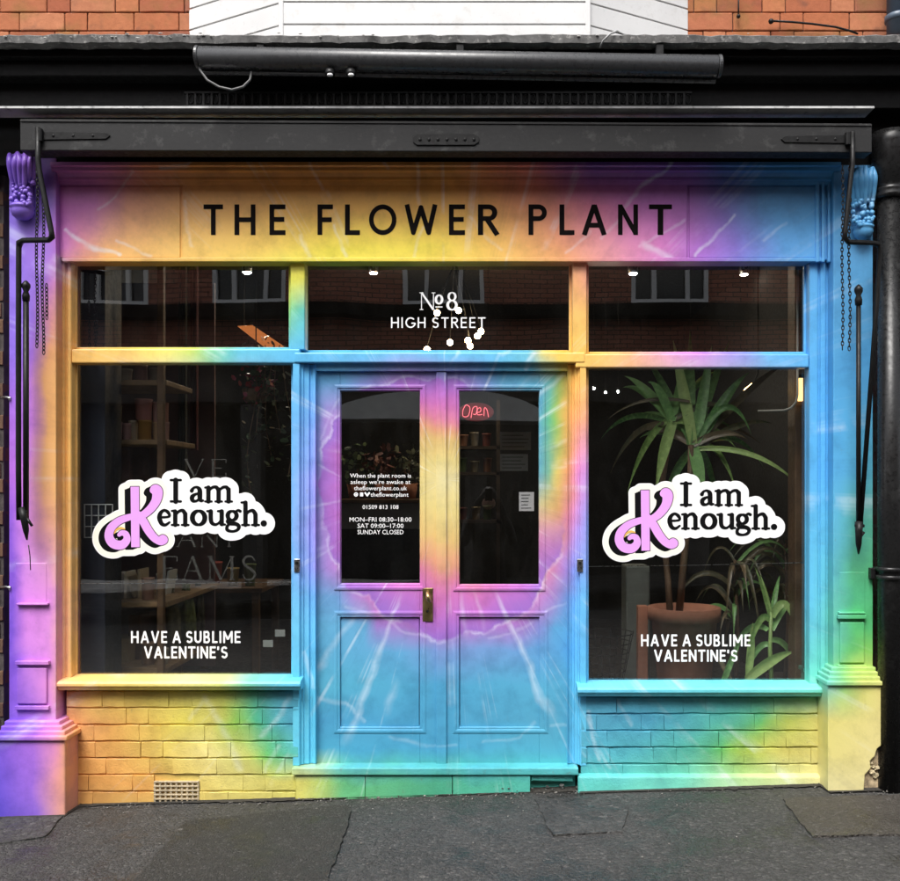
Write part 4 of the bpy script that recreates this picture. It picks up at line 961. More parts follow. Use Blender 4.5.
def text_line(name, txt, px0, px1, py0, py1, w, y, mat, parent, track=.16, space=.34, res=9, each=False):
    """a line of capitals fitted between px0 and px1"""
    Hh = py1 - py0; adv = []; x = 0
    for ch in txt:
        if ch == ' ': adv.append((ch, x)); x += space; continue
        a, _ = sans(ch, w); adv.append((ch, x)); x += a + track
    x -= track; sx = (px1 - px0) / (x * Hh); objs = []; allv, allf = [], []
    for ch, x0 in adv:
        if ch == ' ': continue
        a, sk = sans(ch, w)
        gx, gy = grid(-.12, a + .12, -.12, 1.12, 1 / (Hh * res / 3))
        D = field(sk, gx, gy); base = px0 + x0 * Hh * sx
        me = contour_mesh('letter', D, gx, gy, lambda u, v: tuple(U(base + u * Hh * sx, py0 + v * Hh, y)))
        if each: objs.append(link('letter', me, mat, parent))
        else:
            n0 = len(allv); allv += [tuple(v.co) for v in me.vertices]; allf += [tuple(i + n0 for i in p.vertices) for p in me.polygons]; bpy.data.meshes.remove(me)
    if not each:
        me = bpy.data.meshes.new(name); me.from_pydata(allv, [], allf); return link(name, me, mat, parent)
    return objs
YS = -.0335
for ch, a, b_ in (('T', 203.5, 223), ('H', 234.5, 255.5), ('E', 269.5, 285.5), ('F', 317.5, 333), ('L', 345, 360), ('O', 369, 396.5), ('W', 404.5, 437.5), ('E', 449, 465), ('R', 478, 498), ('P', 528.5, 546.5), ('L', 559.5, 574.5), ('A', 582, 606.5), ('N', 618, 638), ('T', 649, 672)):
    w_ = .155
    text_line('letter', ch, a, b_, 204.5, 235, w_, YS, M['signblack'], np_, each=True)
for k_, dx, dy in (('wl', 0, 0), ('wr', 510, 3.3)):
    text_line('lettering', 'HAVE A SUBLIME', 131 + dx, 240.5 + dx, 631 + dy, 643 + dy, .165, GY - .0012, M['white'], P[k_], .17, .3)
    text_line('lettering', "VALENTINE'S", 144 + dx, 227.5 + dx, 646.3 + dy, 658.3 + dy, .165, GY - .0012, M['white'], P[k_], .14, .3)
text_line('lettering', 'HIGH STREET', 391, 485.5, 317.3, 328, .125, GY - .0012, M['white'], P['tm'], .22, .36)

def serif_text(name, items, y, mat, parent, res=.16):
    """items: (strokes, bounding box); strokes in photo pixels"""
    allv, allf = [], []
    for sk, (x0, x1, y0, y1) in items:
        gx, gy = grid(x0, x1, y0, y1, res); me = contour_mesh('t', field(sk, gx, gy), gx, gy, lambda u, v: tuple(U(u, v, y)))
        n0 = len(allv); allv += [tuple(v.co) for v in me.vertices]; allf += [tuple(i + n0 for i in p.vertices) for p in me.polygons]; bpy.data.meshes.remove(me)
    me = bpy.data.meshes.new(name); me.from_pydata(allv, [], allf); return link(name, me, mat, parent)
def serif_cap(ch, x, y0, y1, wd):
    """roman capital with thick and thin strokes and bracketless serifs"""
    H_ = y1 - y0; tk, tn = H_ * .055, H_ * .022; sf = H_ * .11; o = []
    def stem(xx, a=y0, b=y1, r=tk): o.append(([(xx, a), (xx, b)], r, 'butt'))
    def ser(xx, yy, l=sf): o.append(([(xx - l, yy), (xx + l, yy)], tn, 'butt'))
    a, b = y0 + tn, y1 - tn
    if ch == 'V': o += [([(x, a), (x + wd / 2, y1)], tk, 'butt'), ([(x + wd, a), (x + wd / 2, y1)], tn, 'butt')]; ser(x, a); ser(x + wd, a)
    elif ch == 'A': o += [([(x + wd / 2, y0), (x, b)], tn, 'butt'), ([(x + wd / 2, y0), (x + wd, b)], tk, 'butt'), ([(x + wd * .2, y0 + H_ * .62), (x + wd * .8, y0 + H_ * .62)], tn, 'butt')]; ser(x, b); ser(x + wd, b)
    elif ch == 'E':
        stem(x + tk); o += [([(x - sf * .5, a), (x + wd, a)], tn, 'butt'), ([(x - sf * .5, b), (x + wd, b)], tn, 'butt'), ([(x, (y0 + y1) / 2), (x + wd * .7, (y0 + y1) / 2)], tn, 'butt'), ([(x + wd, a), (x + wd, y0 + H_ * .22)], tn, 'butt'), ([(x + wd, b), (x + wd, y1 - H_ * .25)], tn, 'butt')]
    elif ch == 'N': stem(x, r=tn); stem(x + wd, r=tn); o += [([(x, y0), (x + wd, y1)], tk, 'butt')]; ser(x, a); ser(x, b); ser(x + wd, a)
    elif ch == 'M': stem(x, r=tn); stem(x + wd, r=tk); o += [([(x, y0), (x + wd / 2, y1)], tk, 'butt'), ([(x + wd, y0), (x + wd / 2, y1)], tn, 'butt')]; ser(x, b); ser(x + wd, b); ser(x, a); ser(x + wd, a)
    elif ch == 'T': stem(x + wd / 2); o += [([(x, a), (x + wd, a)], tn, 'butt'), ([(x, a), (x, y0 + H_ * .2)], tn, 'butt'), ([(x + wd, a), (x + wd, y0 + H_ * .2)], tn, 'butt')]; ser(x + wd / 2, b)
    elif ch == 'S':
        p = bez([(x + wd * .92, y0 + H_ * .2), (x + wd * .7, y0 + H_ * .03), (x + wd * .3, y0 + H_ * .04), (x + wd * .1, y0 + H_ * .22), (x + wd * .3, y0 + H_ * .42), (x + wd * .7, y0 + H_ * .57), (x + wd * .93, y0 + H_ * .77), (x + wd * .7, y0 + H_ * .96), (x + wd * .3, y0 + H_ * .97), (x + wd * .06, y0 + H_ * .78)], 6)
        o += [([(q[0], q[1], tn + (tk - tn) * math.sin(math.pi * i / (len(p) - 1))) for i, q in enumerate(p)], None, 'round')]
    return o, (x - 3, x + wd + 3, y0 - 3, y1 + 3)
# number on the transom: N, raised underlined o, 8
nw = 1.15
no8 = [(serif_cap('N', 421.5, 292.5, 310, 12)[0], (416, 440, 289, 313)),
       ([([(q[0], q[1], .7 + .55 * abs(math.cos(2 * math.pi * i / 24))) for i, q in enumerate(arc(439, 299.5, 3.1, 4.2, 0, 360, 24))], None, 'round'), ([(435.5, 307), (442.5, 307)], .55, 'butt')], (432, 446, 292, 310)),
       ([([(q[0], q[1], .55 + .6 * abs(math.cos(2 * math.pi * i / 24))) for i, q in enumerate(arc(452, 296.6, 3.4, 3.9, 0, 360, 24))], None, 'round'), ([(q[0], q[1], .6 + .8 * abs(math.cos(2 * math.pi * i / 24))) for i, q in enumerate(arc(452, 305.2, 4.3, 4.6, 0, 360, 24))], None, 'round')], (445, 459, 290, 312))]
for it in no8: serif_text('lettering', [it], GY - .0012, M['white'], P['tm'])
# old gilt words half hidden behind the sticker on the left window
old = [serif_cap('V', 186, 459, 477, 17), serif_cap('E', 212, 459, 477, 14), serif_cap('A', 178, 529, 547, 17), serif_cap('N', 202, 529, 547, 15), serif_cap('T', 222, 529, 547, 14),
       serif_cap('E', 163, 556, 580, 14), serif_cap('A', 184, 556, 580, 17), serif_cap('M', 210, 556, 580, 22), serif_cap('S', 242, 556, 580, 14)]
for w_ in (old[:2], old[2:5], old[5:]): serif_text('faded_lettering', w_, GY + .0095, M['ghost'], P['wl'], .3)

# opening hours on the left door
DYG = DY + .024 - .0012
def small_text(lines, parent):
    allv, allf = [], []
    for txt, cx, py, hgt, maxw in lines:
        c = bpy.data.curves.new('t', 'FONT'); c.body = txt; c.align_x = 'CENTER'; c.resolution_u = 2; c.offset = .002
        o = bpy.data.objects.new('t', c); COL.objects.link(o); dg = bpy.context.evaluated_depsgraph_get(); me = bpy.data.meshes.new_from_object(o.evaluated_get(dg))
        xs = [v.co.x for v in me.vertices]; wpx = (max(xs) - min(xs)); mid = (max(xs) + min(xs)) / 2
        sy = hgt / .73; sx = maxw / wpx
        n0 = len(allv); allv += [tuple(U(cx + (v.co.x - mid) * sx, py - v.co.y * sy, DYG)) for v in me.vertices]; allf += [tuple(i + n0 for i in p.vertices) for p in me.polygons]
        bpy.data.objects.remove(o); bpy.data.curves.remove(c); bpy.data.meshes.remove(me)
    me = bpy.data.meshes.new('lettering'); me.from_pydata(allv, [], allf); return link('lettering', me, M['white'], parent)
small_text([('When the plant room is', 380.5, 477.6, 4.4, 61), ("asleep we're awake at", 380.5, 483.9, 4.4, 60), ('theflowerplant.co.uk', 380.5, 490.2, 4.4, 53), ('theflowerplant', 389.5, 496.6, 4.4, 38),
            ('01509 813 108', 380.5, 509, 4.3, 36), ('MON–FRI 08:30–18:00', 380.5, 521.6, 4.6, 62), ('SAT 09:00–17:00', 380.5, 527.9, 4.6, 46), ('SUNDAY CLOSED', 380.5, 534.2, 4.6, 46)], P['dl'])
ic = []
for i, px in enumerate((356, 361.6, 367.2)):
    ic.append(([([(px - 1.6, 494.4), (px + 1.6, 494.4)], 1.9, 'butt')] if i == 1 else [(arc(px, 494.4, 1.7, 1.7, 0, 360, 12), .45, 'round'), (arc(px, 494.4, .5, .5, 0, 360, 8), .35, 'round')] if i == 0 else [([(px - 2, 493), (px, 495.5), (px + 2, 493)], .9, 'round')], (px - 4, px + 4, 490, 499)))
serif_text('icon', ic, DYG, M['white'], P['dl'], .2)

# ------------------------------------------------------------------ stickers: K on a white shaped ground
def sticker(dx, dy, pane_y, label, grp):
    q = lambda x, y: (85 + x / 4.5, 460 + y / 4.5)       # drawing units
    def Q(p): return [q(*a[:2]) + ((a[2] / 4.5,) if len(a) > 2 else ()) for a in p]
    tk, tn = 9.5, 5
    T = []      # text strokes
    def s(p, smooth=True): T.append((Q(bez(p, 6) if smooth else p), None, 'round'))
    # I
    s([(408, 90, 10), (408, 186, 10)], False); s([(386, 90, 4.5), (431, 90, 4.5)], False); s([(386, 186, 4.5), (431, 186, 4.5)], False)
    # a
    s([(480, 138, 8), (488, 126, 5), (503, 122, 5), (515, 132, 9), (517, 150, 10), (517, 172, 9.5), (522, 183, 6), (531, 182, 4)]); s([(517, 150, 4), (497, 154, 5.5), (482, 166, 9), (484, 181, 8), (498, 185, 5), (510, 178, 5), (517, 168, 5)])
    # m
    for xx in (555, 601, 646): s([(xx, 132 if xx > 555 else 124, 9), (xx, 186, 9)], False); s([(xx - 14, 186.5, 4), (xx + 15, 186.5, 4)], False)
    s([(541, 124, 4), (555, 122, 5)], False); s([(558, 138, 4), (572, 124, 5.5), (590, 122, 7), (601, 136, 9)]); s([(604, 138, 4), (618, 124, 5.5), (636, 122, 7), (646, 136, 9)])
    # e
    s([(337, 258, 4.5), (378, 254, 4.5), (374, 236, 7), (357, 226, 5.5), (340, 238, 8), (335, 260, 10), (344, 285, 8.5), (361, 292, 6), (380, 280, 4)])
    # n
    for xx in (406, 451): s([(xx, 232 if xx == 406 else 242, 9), (xx, 291, 9)], False); s([(xx - 15, 292, 4), (xx + 15, 292, 4)], False)
    s([(391, 229, 4), (406, 228, 5.5)], False); s([(409, 246, 4), (424, 230, 5.5), (441, 228, 7.5), (451, 244, 9)])
    # o
    T.append((Q([(511 + 28 * math.cos(t), 260 + 31 * math.sin(t), 5 + 5.5 * abs(math.cos(t))) for t in [i * math.pi / 16 for i in range(33)]]), None, 'round'))
    # u
    s([(550, 230, 4), (566, 230, 6)], False); s([(566, 231, 9), (566, 266, 9), (572, 284, 8), (588, 290, 5.5), (603, 282, 4.5), (612, 268, 4)]); s([(598, 230, 4), (614, 230, 6)], False); s([(615, 231, 9), (615, 288, 9)], False); s([(615, 290, 5), (630, 290, 4)], False)
    # g
    T.append((Q([(662 + 20 * math.cos(t), 250 + 20 * math.sin(t), 4.5 + 4.5 * abs(math.cos(t))) for t in [i * math.pi / 14 for i in range(29)]]), None, 'round'))
    s([(676, 234, 4), (688, 226, 5), (698, 230, 6)]); s([(646, 264, 4), (640, 276, 6), (652, 285, 8), (678, 287, 8), (692, 298, 8), (686, 314, 6), (662, 321, 5), (640, 314, 7), (640, 298, 6), (652, 287, 4)])
    # h
    s([(722, 192, 9), (722, 291, 9)], False); s([(704, 191, 4), (722, 190, 5)], False); s([(707, 292, 4), (738, 292, 4)], False); s([(725, 246, 4), (738, 231, 5.5), (756, 228, 7.5), (767, 244, 9)]); s([(767, 244, 9), (767, 291, 9)], False); s([(752, 292, 4), (783, 292, 4)], False)
    s([(804, 285, 13), (805, 285, 13)], False)
    # K: stem, arm, leg, swash with curl
    K = []
    def kk(p, n=8): K.append((Q(bez(p, n)), None, 'round'))
    K.append((Q([(224, 120), (227, 392)]), 19 / 4.5, 'butt'))
    kk([(306, 136, 15), (318, 134, 24), (326, 148, 24), (320, 182, 21), (298, 216, 19), (266, 244, 17), (232, 258, 16)])
    kk([(240, 246, 16), (262, 276, 19), (286, 318, 19), (312, 350, 18), (338, 366, 17), (352, 360, 20), (350, 356, 20)])
    kk([(240, 250, 14), (196, 258, 15), (150, 276, 17), (116, 308, 19), (108, 346, 20), (128, 376, 21), (164, 382, 20), (188, 360, 17), (184, 334, 14), (166, 328, 12), (154, 336, 9)])
    Sh = []
    for (ox, oy) in ((-6, 3), (-13, 6), (-20, 9), (-27, 12)):
        for p, hw, cap in K: Sh.append(([(a[0] + ox / 4.5, a[1] + oy / 4.5) + tuple(a[2:]) for a in p], hw, cap))
    gx, gy = grid(90, 282, 464, 566, .3)
    fT, fK, fS = field(T, gx, gy), field(K, gx, gy), field(Sh, gx, gy)
    fKo = np.minimum(fK - .7, fS)
    root = tag(empty('window_sticker', U(185 + dx, 515 + dy, pane_y)), label, 'sticker')
    def put(name, D, off, mat): 
        me = contour_mesh(name, D, gx, gy, lambda u, v: tuple(U(u + dx, v + dy, pane_y - off))); return link(name, me, mat, root)
    put('white_ground', np.minimum(fT - 8.2, np.minimum(fKo - 6.2, 0 + fKo * 0 + 9)), .0010, M['white'])
    put('cream_border', np.maximum(fKo - 5.4, -(fT - 6.5)), .0014, M['cream'])
    put('black_shadow', np.maximum(fKo, -(fT - 2.2)), .0018, M['blackv'])
    put('pink_letter', fK, .0022, M['pinkv']); put('black_lettering', fT - .22, .0022, M['blackv'])
    gl = [(bez([q(132, 330) + (.5,), q(142, 314) + (.9,), q(160, 306) + (1.1,), q(178, 310) + (.7,)], 6), None, 'round')]
    put('gold_glint', field(gl, gx, gy), .0026, M['goldv'])
    return root
first = sticker(0, 0, GY, 'white shaped sticker with lilac script K on the left window', 's')
kx = (GY - CY) / -CY * S; shift = Vector((510 * kx, 0, -3.5 * kx))
second = first.copy(); COL.objects.link(second); second.location = first.location + shift
second['label'] = 'white shaped sticker with lilac script K on the right window, before the spiky plant'
for ch in list(first.children):
    c = ch.copy(); COL.objects.link(c); c.parent = second
for o in (first, second): o['group'] = 'shaped window stickers'
# ------------------------------------------------------------------ inside the shop
M['wall_in'] = worn('charcoal_interior_wall', (.009, .0085, .008), .8, .35, 2, .1)
M['navy'] = worn('navy_painted_board', (.012, .018, .035), .55, .2, 3, .05)
M['wood'] = worn('dark_stained_wood', (.13, .075, .04), .55, .4, 8, .2)
M['woodp'] = worn('pale_shelf_wood', (.26, .17, .09), .55, .35, 8, .2)
M['floor_in'] = worn('dark_floorboards', (.03, .022, .017), .45, .4, 4, .1)
M['terracotta'] = worn('terracotta', (.42, .17, .1), .8, .2, 9, .2)
M['paper'] = worn('paper', (.62, .61, .58), .7, .08, 6, .02)
FZ = .16; CEIL = 3.3
def room(name, x0, x1, y0, y1, z0, z1, mat): tag(B().box(x0, x1, y0, y1, z0, z1).obj(name, M[mat]), kind='structure')
room('shop_floor', -2.3, 2.25, .31, 5.3, FZ - .1, FZ, 'floor_in'); room('shop_ceiling', -2.35, 2.3, .27, 5.35, CEIL, CEIL + .1, 'wall_in')
room('shop_wall_left', -2.42, -2.3, .26, 5.3, FZ, CEIL - .001, 'wall_in'); room('shop_wall_right', 2.25, 2.37, .26, 5.3, FZ, CEIL - .001, 'wall_in'); room('shop_wall_back', -2.42, 2.37, 5.302, 5.42, FZ, CEIL - .001, 'wall_in')
# navy pier just inside the left window, wooden post inside the right one
tag(B().box(UX(60, .2), UX(105, .2), .2, .42, .2, 3.2).obj('window_pier', M['navy'], None, .004), 'navy painted pier inside the left window edge', 'pier')
tag(B().box(UX(795, .3), UX(822, .3), .3, .42, .2, 3.2).obj('timber_post', M['wood'], None, .006), 'dark timber post inside the right window edge', 'post')
tag(B().box(X(64), X(292), .32, .62, .16, .40).obj('display_plinth', M['floor_in'], None, .005), 'low dark display plinth behind the left window', 'plinth')
tag(B().box(X(592), X(830), .32, 1.1, .16, .36).obj('display_plinth', M['wood'], None, .005), 'low dark wooden display plinth under the terracotta pot', 'plinth')

# shelf unit running back along the left wall
su = tag(empty('shelf_unit', (-2.0, 1.2, FZ)), 'tall wooden shelf unit along the left wall of the shop', 'shelf unit')
XF = UX(171, .62); XB_ = -2.28
ys0, ys1 = .55, 1.6
levels = {}
for nm, py, yend in (('a', 380, 1.0), ('b', 439.5, 1.05), ('e', 508, 1.3), ('c', 602, 1.6), ('d', 668, 1.3)):
    z = UZ(py, ys0); levels[nm] = z
    B().box(XB_, XF, ys0, yend, z - .03, z).obj('shelf', M['woodp'], su, .003, 1)
for x in (UX(107, .5), XF - .04):
    for y in (ys0 - .042, ): B().box(x, x + .035, y, y + .04, FZ + .001, 3.0).obj('upright', M['wood'], su, .003, 1)
B().box(XB_ - .01, XF - .05, 1.62, 1.64, FZ + .2, 2.95).obj('back_panel', worn('mauve_back_panel', (.2, .13, .13), .8, .2, 3), su)
def pot(name, px0, px1, py0, py1, y, col, label, cat='pot', taper=.86, grp=None, rim=True):
    a, b = U(px0, py1, y), U(px1, py1, y); r = (b.x - a.x) / 2; h = UZ(py0, y) - UZ(py1, y)
    rb_ = r * taper
    prof = [(.002, 0), (rb_ * .96, 0), (rb_, .004), (r, h - .012)] + ([(r * 1.05, h - .011), (r * 1.05, h)] if rim else [(r, h)]) + [(r * .9, h), (r * .86, h - .01), (r * .8, h * .8), (.002, h * .78)]
    m = worn(name + '_glaze', col, .45, .12, 14, .06)
    return tag(B().lathe(prof, ((a.x + b.x) / 2, y, a.z), 20).obj(name, m, None, 0, smooth=True), label, cat, grp)
SH = 'pots stacked on the upper shelf'
zp = UZ(439.5, ys0)
def py_on(y, z): return 800 - ((z - CZ) / ((y - CY) / (-CY)) + CZ) / S     # photo row of height z at depth y
for (x0, x1, y0, y1, yd, c, lb, kind) in [
    (111.5, 122, 421, 439, .64, (.62, .36, .36), 'small blush pink pot at the near end of the upper shelf', 'pot'),
    (123, 131, 422, 439, .66, (.6, .38, .38), 'narrow pink pot second along the upper shelf', 'pot'),
    (129, 137.5, 419, 439.5, .72, (.62, .55, .42), 'small cream cup between pink pots on the upper shelf', 'cup'),
    (138, 151.5, 419, 439.5, .70, (.5, .28, .07), 'mustard yellow pot under the large pink pot', 'pot'),
    (152.5, 160, 421, 440, .74, (.52, .36, .22), 'tan pot right of the mustard pot on the upper shelf', 'pot'),
    (161, 169, 421, 440.5, .76, (.5, .3, .25), 'dusty rose pot at the far end of the upper shelf', 'pot')]:
    h = y1 - y0; yb_ = py_on(yd, zp + .0005)
    pot('plant_pot', x0, x1, yb_ - h, yb_, yd, c, lb, kind, .9, SH)
zz = {}
for (x0, x1, h, base, yd, c, lb, kind) in [
    (111.5, 121.5, 17, 18, .64, (.62, .66, .42), 'white cup with green leaf print stacked on blush pot', 'cup'),
    (135.5, 151.8, 21, 20.5, .70, (.5, .22, .2), 'large dusty pink pot stacked on the mustard pot', 'pot'),
    (152.8, 160, 20, 19, .74, (.5, .3, .27), 'slim pale rose pot stacked on the tan pot', 'pot'),
    (161, 168.5, 19, 19.5, .76, (.46, .22, .16), 'slim brick red pot stacked at the far end', 'pot')]:
    yb_ = py_on(yd, zp + .001) - base
    pot('plant_pot', x0, x1, yb_ - h, yb_, yd, c, lb, kind, .92, SH)
# further rows of pots, jars and boxes filling the other shelves
FILL = [('a', 112, 11, 18, (.3, .2, .2), 'dark rose jar first on the top shelf', 'jar'), ('a', 125, 14, 13, (.4, .34, .28), 'squat beige bowl second on the top shelf', 'bowl'), ('a', 141, 12, 17, (.25, .12, .12), 'maroon jar third on the top shelf', 'jar'), ('a', 156, 13, 14, (.3, .26, .22), 'grey brown pot last on the top shelf', 'pot'),
        ('e', 113, 12, 22, (.42, .26, .26), 'faded pink vase first on the shelf beside the sticker', 'vase'), ('e', 128, 12, 20, (.3, .26, .22), 'stone jar second on the shelf beside the sticker', 'jar'), ('e', 143, 12, 24, (.35, .2, .18), 'rose jar hidden partly by the sticker', 'jar'),
        ('c', 148, 12, 22, (.36, .2, .14), 'rust jar fourth along the lower shelf', 'jar'), ('c', 161, 9, 26, (.4, .38, .35), 'slim pale bottle at the end of the lower shelf', 'bottle'),
        ('d', 148, 14, 22, (.26, .16, .1), 'brown pot beside the crate on the bottom shelf', 'pot'), ('d', 163, 11, 16, (.4, .36, .28), 'small cream pot at the end of the bottom shelf', 'pot')]
for nm, px, w_, h, c, lb, kd in FILL:
    yd = .66; yb_ = py_on(yd, levels[nm] + .001); pot('shelf_' + kd, px - w_ / 2, px + w_ / 2, yb_ - h, yb_, yd, c, lb, kd, .85 if kd != 'jar' else .97, 'pots and jars filling the shelves')
# hanging paper bags below, books on the lower shelf, basket at the bottom
zc_ = UZ(602, ys0)
for i, (px0, px1, h, tilt, yd, c, lb) in enumerate([(113, 117.5, 27, 0, .64, (.6, .58, .6), 'thin white book standing at the near end of the lower shelf'), (124, 126.5, 28, 0, .68, (.62, .58, .5), 'thin cream book standing second on the lower shelf'),
                               (137.5, 140, 30, 0, .72, (.5, .42, .3), 'tall tan book standing third on the lower shelf'), (133, 135.5, 25, .35, .70, (.45, .38, .28), 'tan book leaning left on the lower shelf'), (164, 166, 26, -.15, .9, (.55, .55, .52), 'pale grey card leaning near the far end of the lower shelf')]):
    a = U(px0, py_on(yd, zc_), yd); w_ = UX(px1, yd) - a.x; hh = h * S * 1.12
    o = B().box(0, w_, 0, .14, 0, hh).obj('book', worn('book_cover', c, .6, .08), None, .001); o.location = (a.x, yd, zc_ + .001 + (abs(math.sin(tilt)) * w_ if tilt > 0 else 0)); o.rotation_euler = (0, -tilt, 0)
    tag(o, lb, 'book', 'books on the lower shelf')
for i, (px, py, w_, h, yd, c, lb) in enumerate([(120, 446, 22, 40, .75, (.2, .13, .13), 'dusky pink paper bag hanging under the upper shelf, nearest the pier'), (139, 447, 14, 36, .8, (.16, .11, .11), 'dark mauve paper bag hanging second under the upper shelf'), (155, 448, 14, 34, .85, (.14, .1, .1), 'narrow mauve paper bag hanging farthest under the upper shelf')]):
    p = U(px, py, yd); 
    tag(B().box(p.x - w_ * S / 2, p.x + w_ * S / 2, yd, yd + .07, p.z - h * S, p.z).obj('paper_bag', worn('paper_bag', c, .7, .2, 12, .3), None, .008, 2, jitter=.003), lb, 'bag', 'bags hung below the shelf')
def sack(px, py0, py1, wpx, yd, col, label):
    p, q = U(px, py0, yd), U(px, py1, yd); h = p.z - q.z; r = wpx * S * .55
    b = B(); prof = [(.004, 0), (r * .8, .005), (r, h * .2), (r * .95, h * .55), (r * .6, h * .85), (r * .2, h * .95), (r * .3, h)]
    b.lathe(prof, (q.x, yd, q.z), 18)
    for v in b.bm.verts: t = math.atan2(v.co.y - yd, v.co.x - q.x); v.co.x += .012 * math.cos(t * 5) * math.cos(t); v.co.y += .012 * math.cos(t * 5) * math.sin(t)
    return tag(b.obj('dried_bunch', worn('dried_bunch', col, .9, .5, 25, .8), None, 0, smooth=True), label, 'dried flowers', 'bunches hanging below the lower shelf')
sack(170, 588, 652, 20, 1.0, (.13, .12, .06), 'olive dried flower bunch hanging nearest below the lower shelf'); sack(186, 584, 660, 20, 1.15, (.14, .16, .06), 'green dried bunch hanging second below the lower shelf'); sack(198, 582, 640, 12, 1.4, (.1, .09, .06), 'thin brown dried bunch hanging farthest below the lower shelf')
yb_ = .7; p = U(120, py_on(yb_, levels['d']), yb_)
tag(B().box(p.x - .06, p.x + .05, yb_, yb_ + .2, levels['d'] + .001, levels['d'] + .14).obj('gift_box', worn('kraft_box', (.3, .23, .12), .8, .15), None, .004), 'small kraft cardboard box on the bottom shelf', 'box')
tag(B().box(UX(128, .8), UX(141, .8), .8, 1.1, levels['d'] + .001, UZ(615, .8)).obj('storage_crate', worn('brown_crate', (.16, .08, .05), .7, .3), None, .006), 'dark brown crate beside the kraft box on the bottom shelf', 'crate')
# wire tray on the pier
wt = B()
for i in range(5): wt.pbox(84 + i * 7, 84.8 + i * 7, 504, 537, .19, .196)
for j in range(4): wt.pbox(84, 112.8, 504 + j * 11, 504.9 + j * 11, .188, .195)
tag(wt.obj('wire_rack', worn('pale_wire_rack', (.5, .53, .54), .4, .1), None), 'small pale wire rack on the navy pier left of the sticker', 'rack')
# table of red and pink pots further back
def table(x0, x1, y0, y1, zt, label, mat='wood'):
    t = tag(empty('display_table', ((x0 + x1) / 2, (y0 + y1) / 2, FZ)), label, 'table')
    B().box(x0, x1, y0, y1, zt - .035, zt).obj('tabletop', M[mat], t, .004)
    for x in (x0 + .03, x1 - .08):
        for y in (y0 + .03, y1 - .08): B().box(x, x + .05, y, y + .05, FZ + .001, zt - .036).obj('leg', M[mat], t, .003)
    return t
yT = 1.9; zT = UZ(588, yT)
table(UX(168, yT), UX(262, yT), yT, yT + .7, zT, 'dark wooden display table behind the faded lettering')
for i, (px, w_, h, c, lb) in enumerate([(178, 12, 26, (.3, .06, .06), 'dark red pot at the left end of the display table'), (195, 14, 20, (.5, .2, .18), 'pink pot second from the left on the display table'), (214, 16, 24, (.45, .1, .08), 'wide red pot in the middle of the display table'), (233, 12, 18, (.4, .3, .12), 'ochre pot fourth on the display table'), (250, 12, 22, (.12, .16, .06), 'moss green pot at the right end of the display table')]):
    yd = yT + .15; yb_ = py_on(yd, zT + .001); pot('table_pot', px - w_ / 2, px + w_ / 2, yb_ - h, yb_, yd, c, lb, 'pot', .8, 'pots on the display table')
# price cards at the bottom right of the left window
for px, py, lb in ((280, 633, 'upper small grey price card low in the left window'), (268, 643.5, 'lower small grey price card low in the left window')):
    tag(B().pbox(px - 5, px + 5, py - 3.5, py + 3.5, .25, .252).obj('price_card', worn('grey_card', (.3, .3, .29), .7, .1), None), lb, 'card')
# hanging red flowers in the left window
hf = tag(empty('hanging_flowers', U(255, 385, .9)), 'hanging basket of red and pink flowers at the top of the left window', 'flowers')
bk = B(); pc = U(256, 405, .9); bk.lathe([(.01, 0), (.06, .02), (.085, .09), (.075, .095), (.05, .05), (.002, .04)], pc, 16); bk.obj('basket', M['wood'], hf, 0, smooth=True)
bk = B(); bk.tube([pc + Vector((0, 0, .09)), Vector((pc.x, .9, CEIL))], .004, 6); bk.obj('cord', M['iron'], hf)
for k_, col in (('red', (.4, .02, .03)), ('pink', (.55, .12, .25)), ('leaf', (.04, .08, .03))):
    b = B()
    for i in range(34):
        c = pc + Vector((random.gauss(0, .05), random.gauss(0, .05), .1 + random.gauss(.03, .05))); s_ = random.uniform(.012, .028)
        bmesh.ops.create_circle(b.bm, cap_ends=True, segments=6, radius=s_, matrix=Matrix.Translation(c) @ Matrix.Rotation(random.uniform(0, 6), 4, Vector((random.gauss(0, 1), random.gauss(0, 1), random.gauss(0, 1))).normalized()))
    o = b.obj('petals' if k_ != 'leaf' else 'leaves', worn(k_ + '_petal', col, .6, .3, 20), hf); o['kind'] = 'stuff'
# grey curtain and red drape behind the shelf
for px0, px1, py1, yd, c, lb in ((178, 187, 470, 1.3, (.1, .11, .11), 'grey hanging cloth strip behind the upper shelf'), (190, 198, 450, 1.35, (.14, .04, .05), 'dark red hanging cloth strip beside the grey one')):
    b = B(); n = 10
    prof = [(UX(px0, yd) + (UX(px1, yd) - UX(px0, yd)) * i / n, yd + .015 * math.sin(i * 1.9)) for i in range(n + 1)]
    b.profile_z(prof + [(x, y + .006) for x, y in prof[::-1]], UZ(py1, yd), CEIL - .01)
    tag(b.obj('hanging_cloth', worn('cloth', c, .85, .2, 20, .3), None), lb, 'cloth')

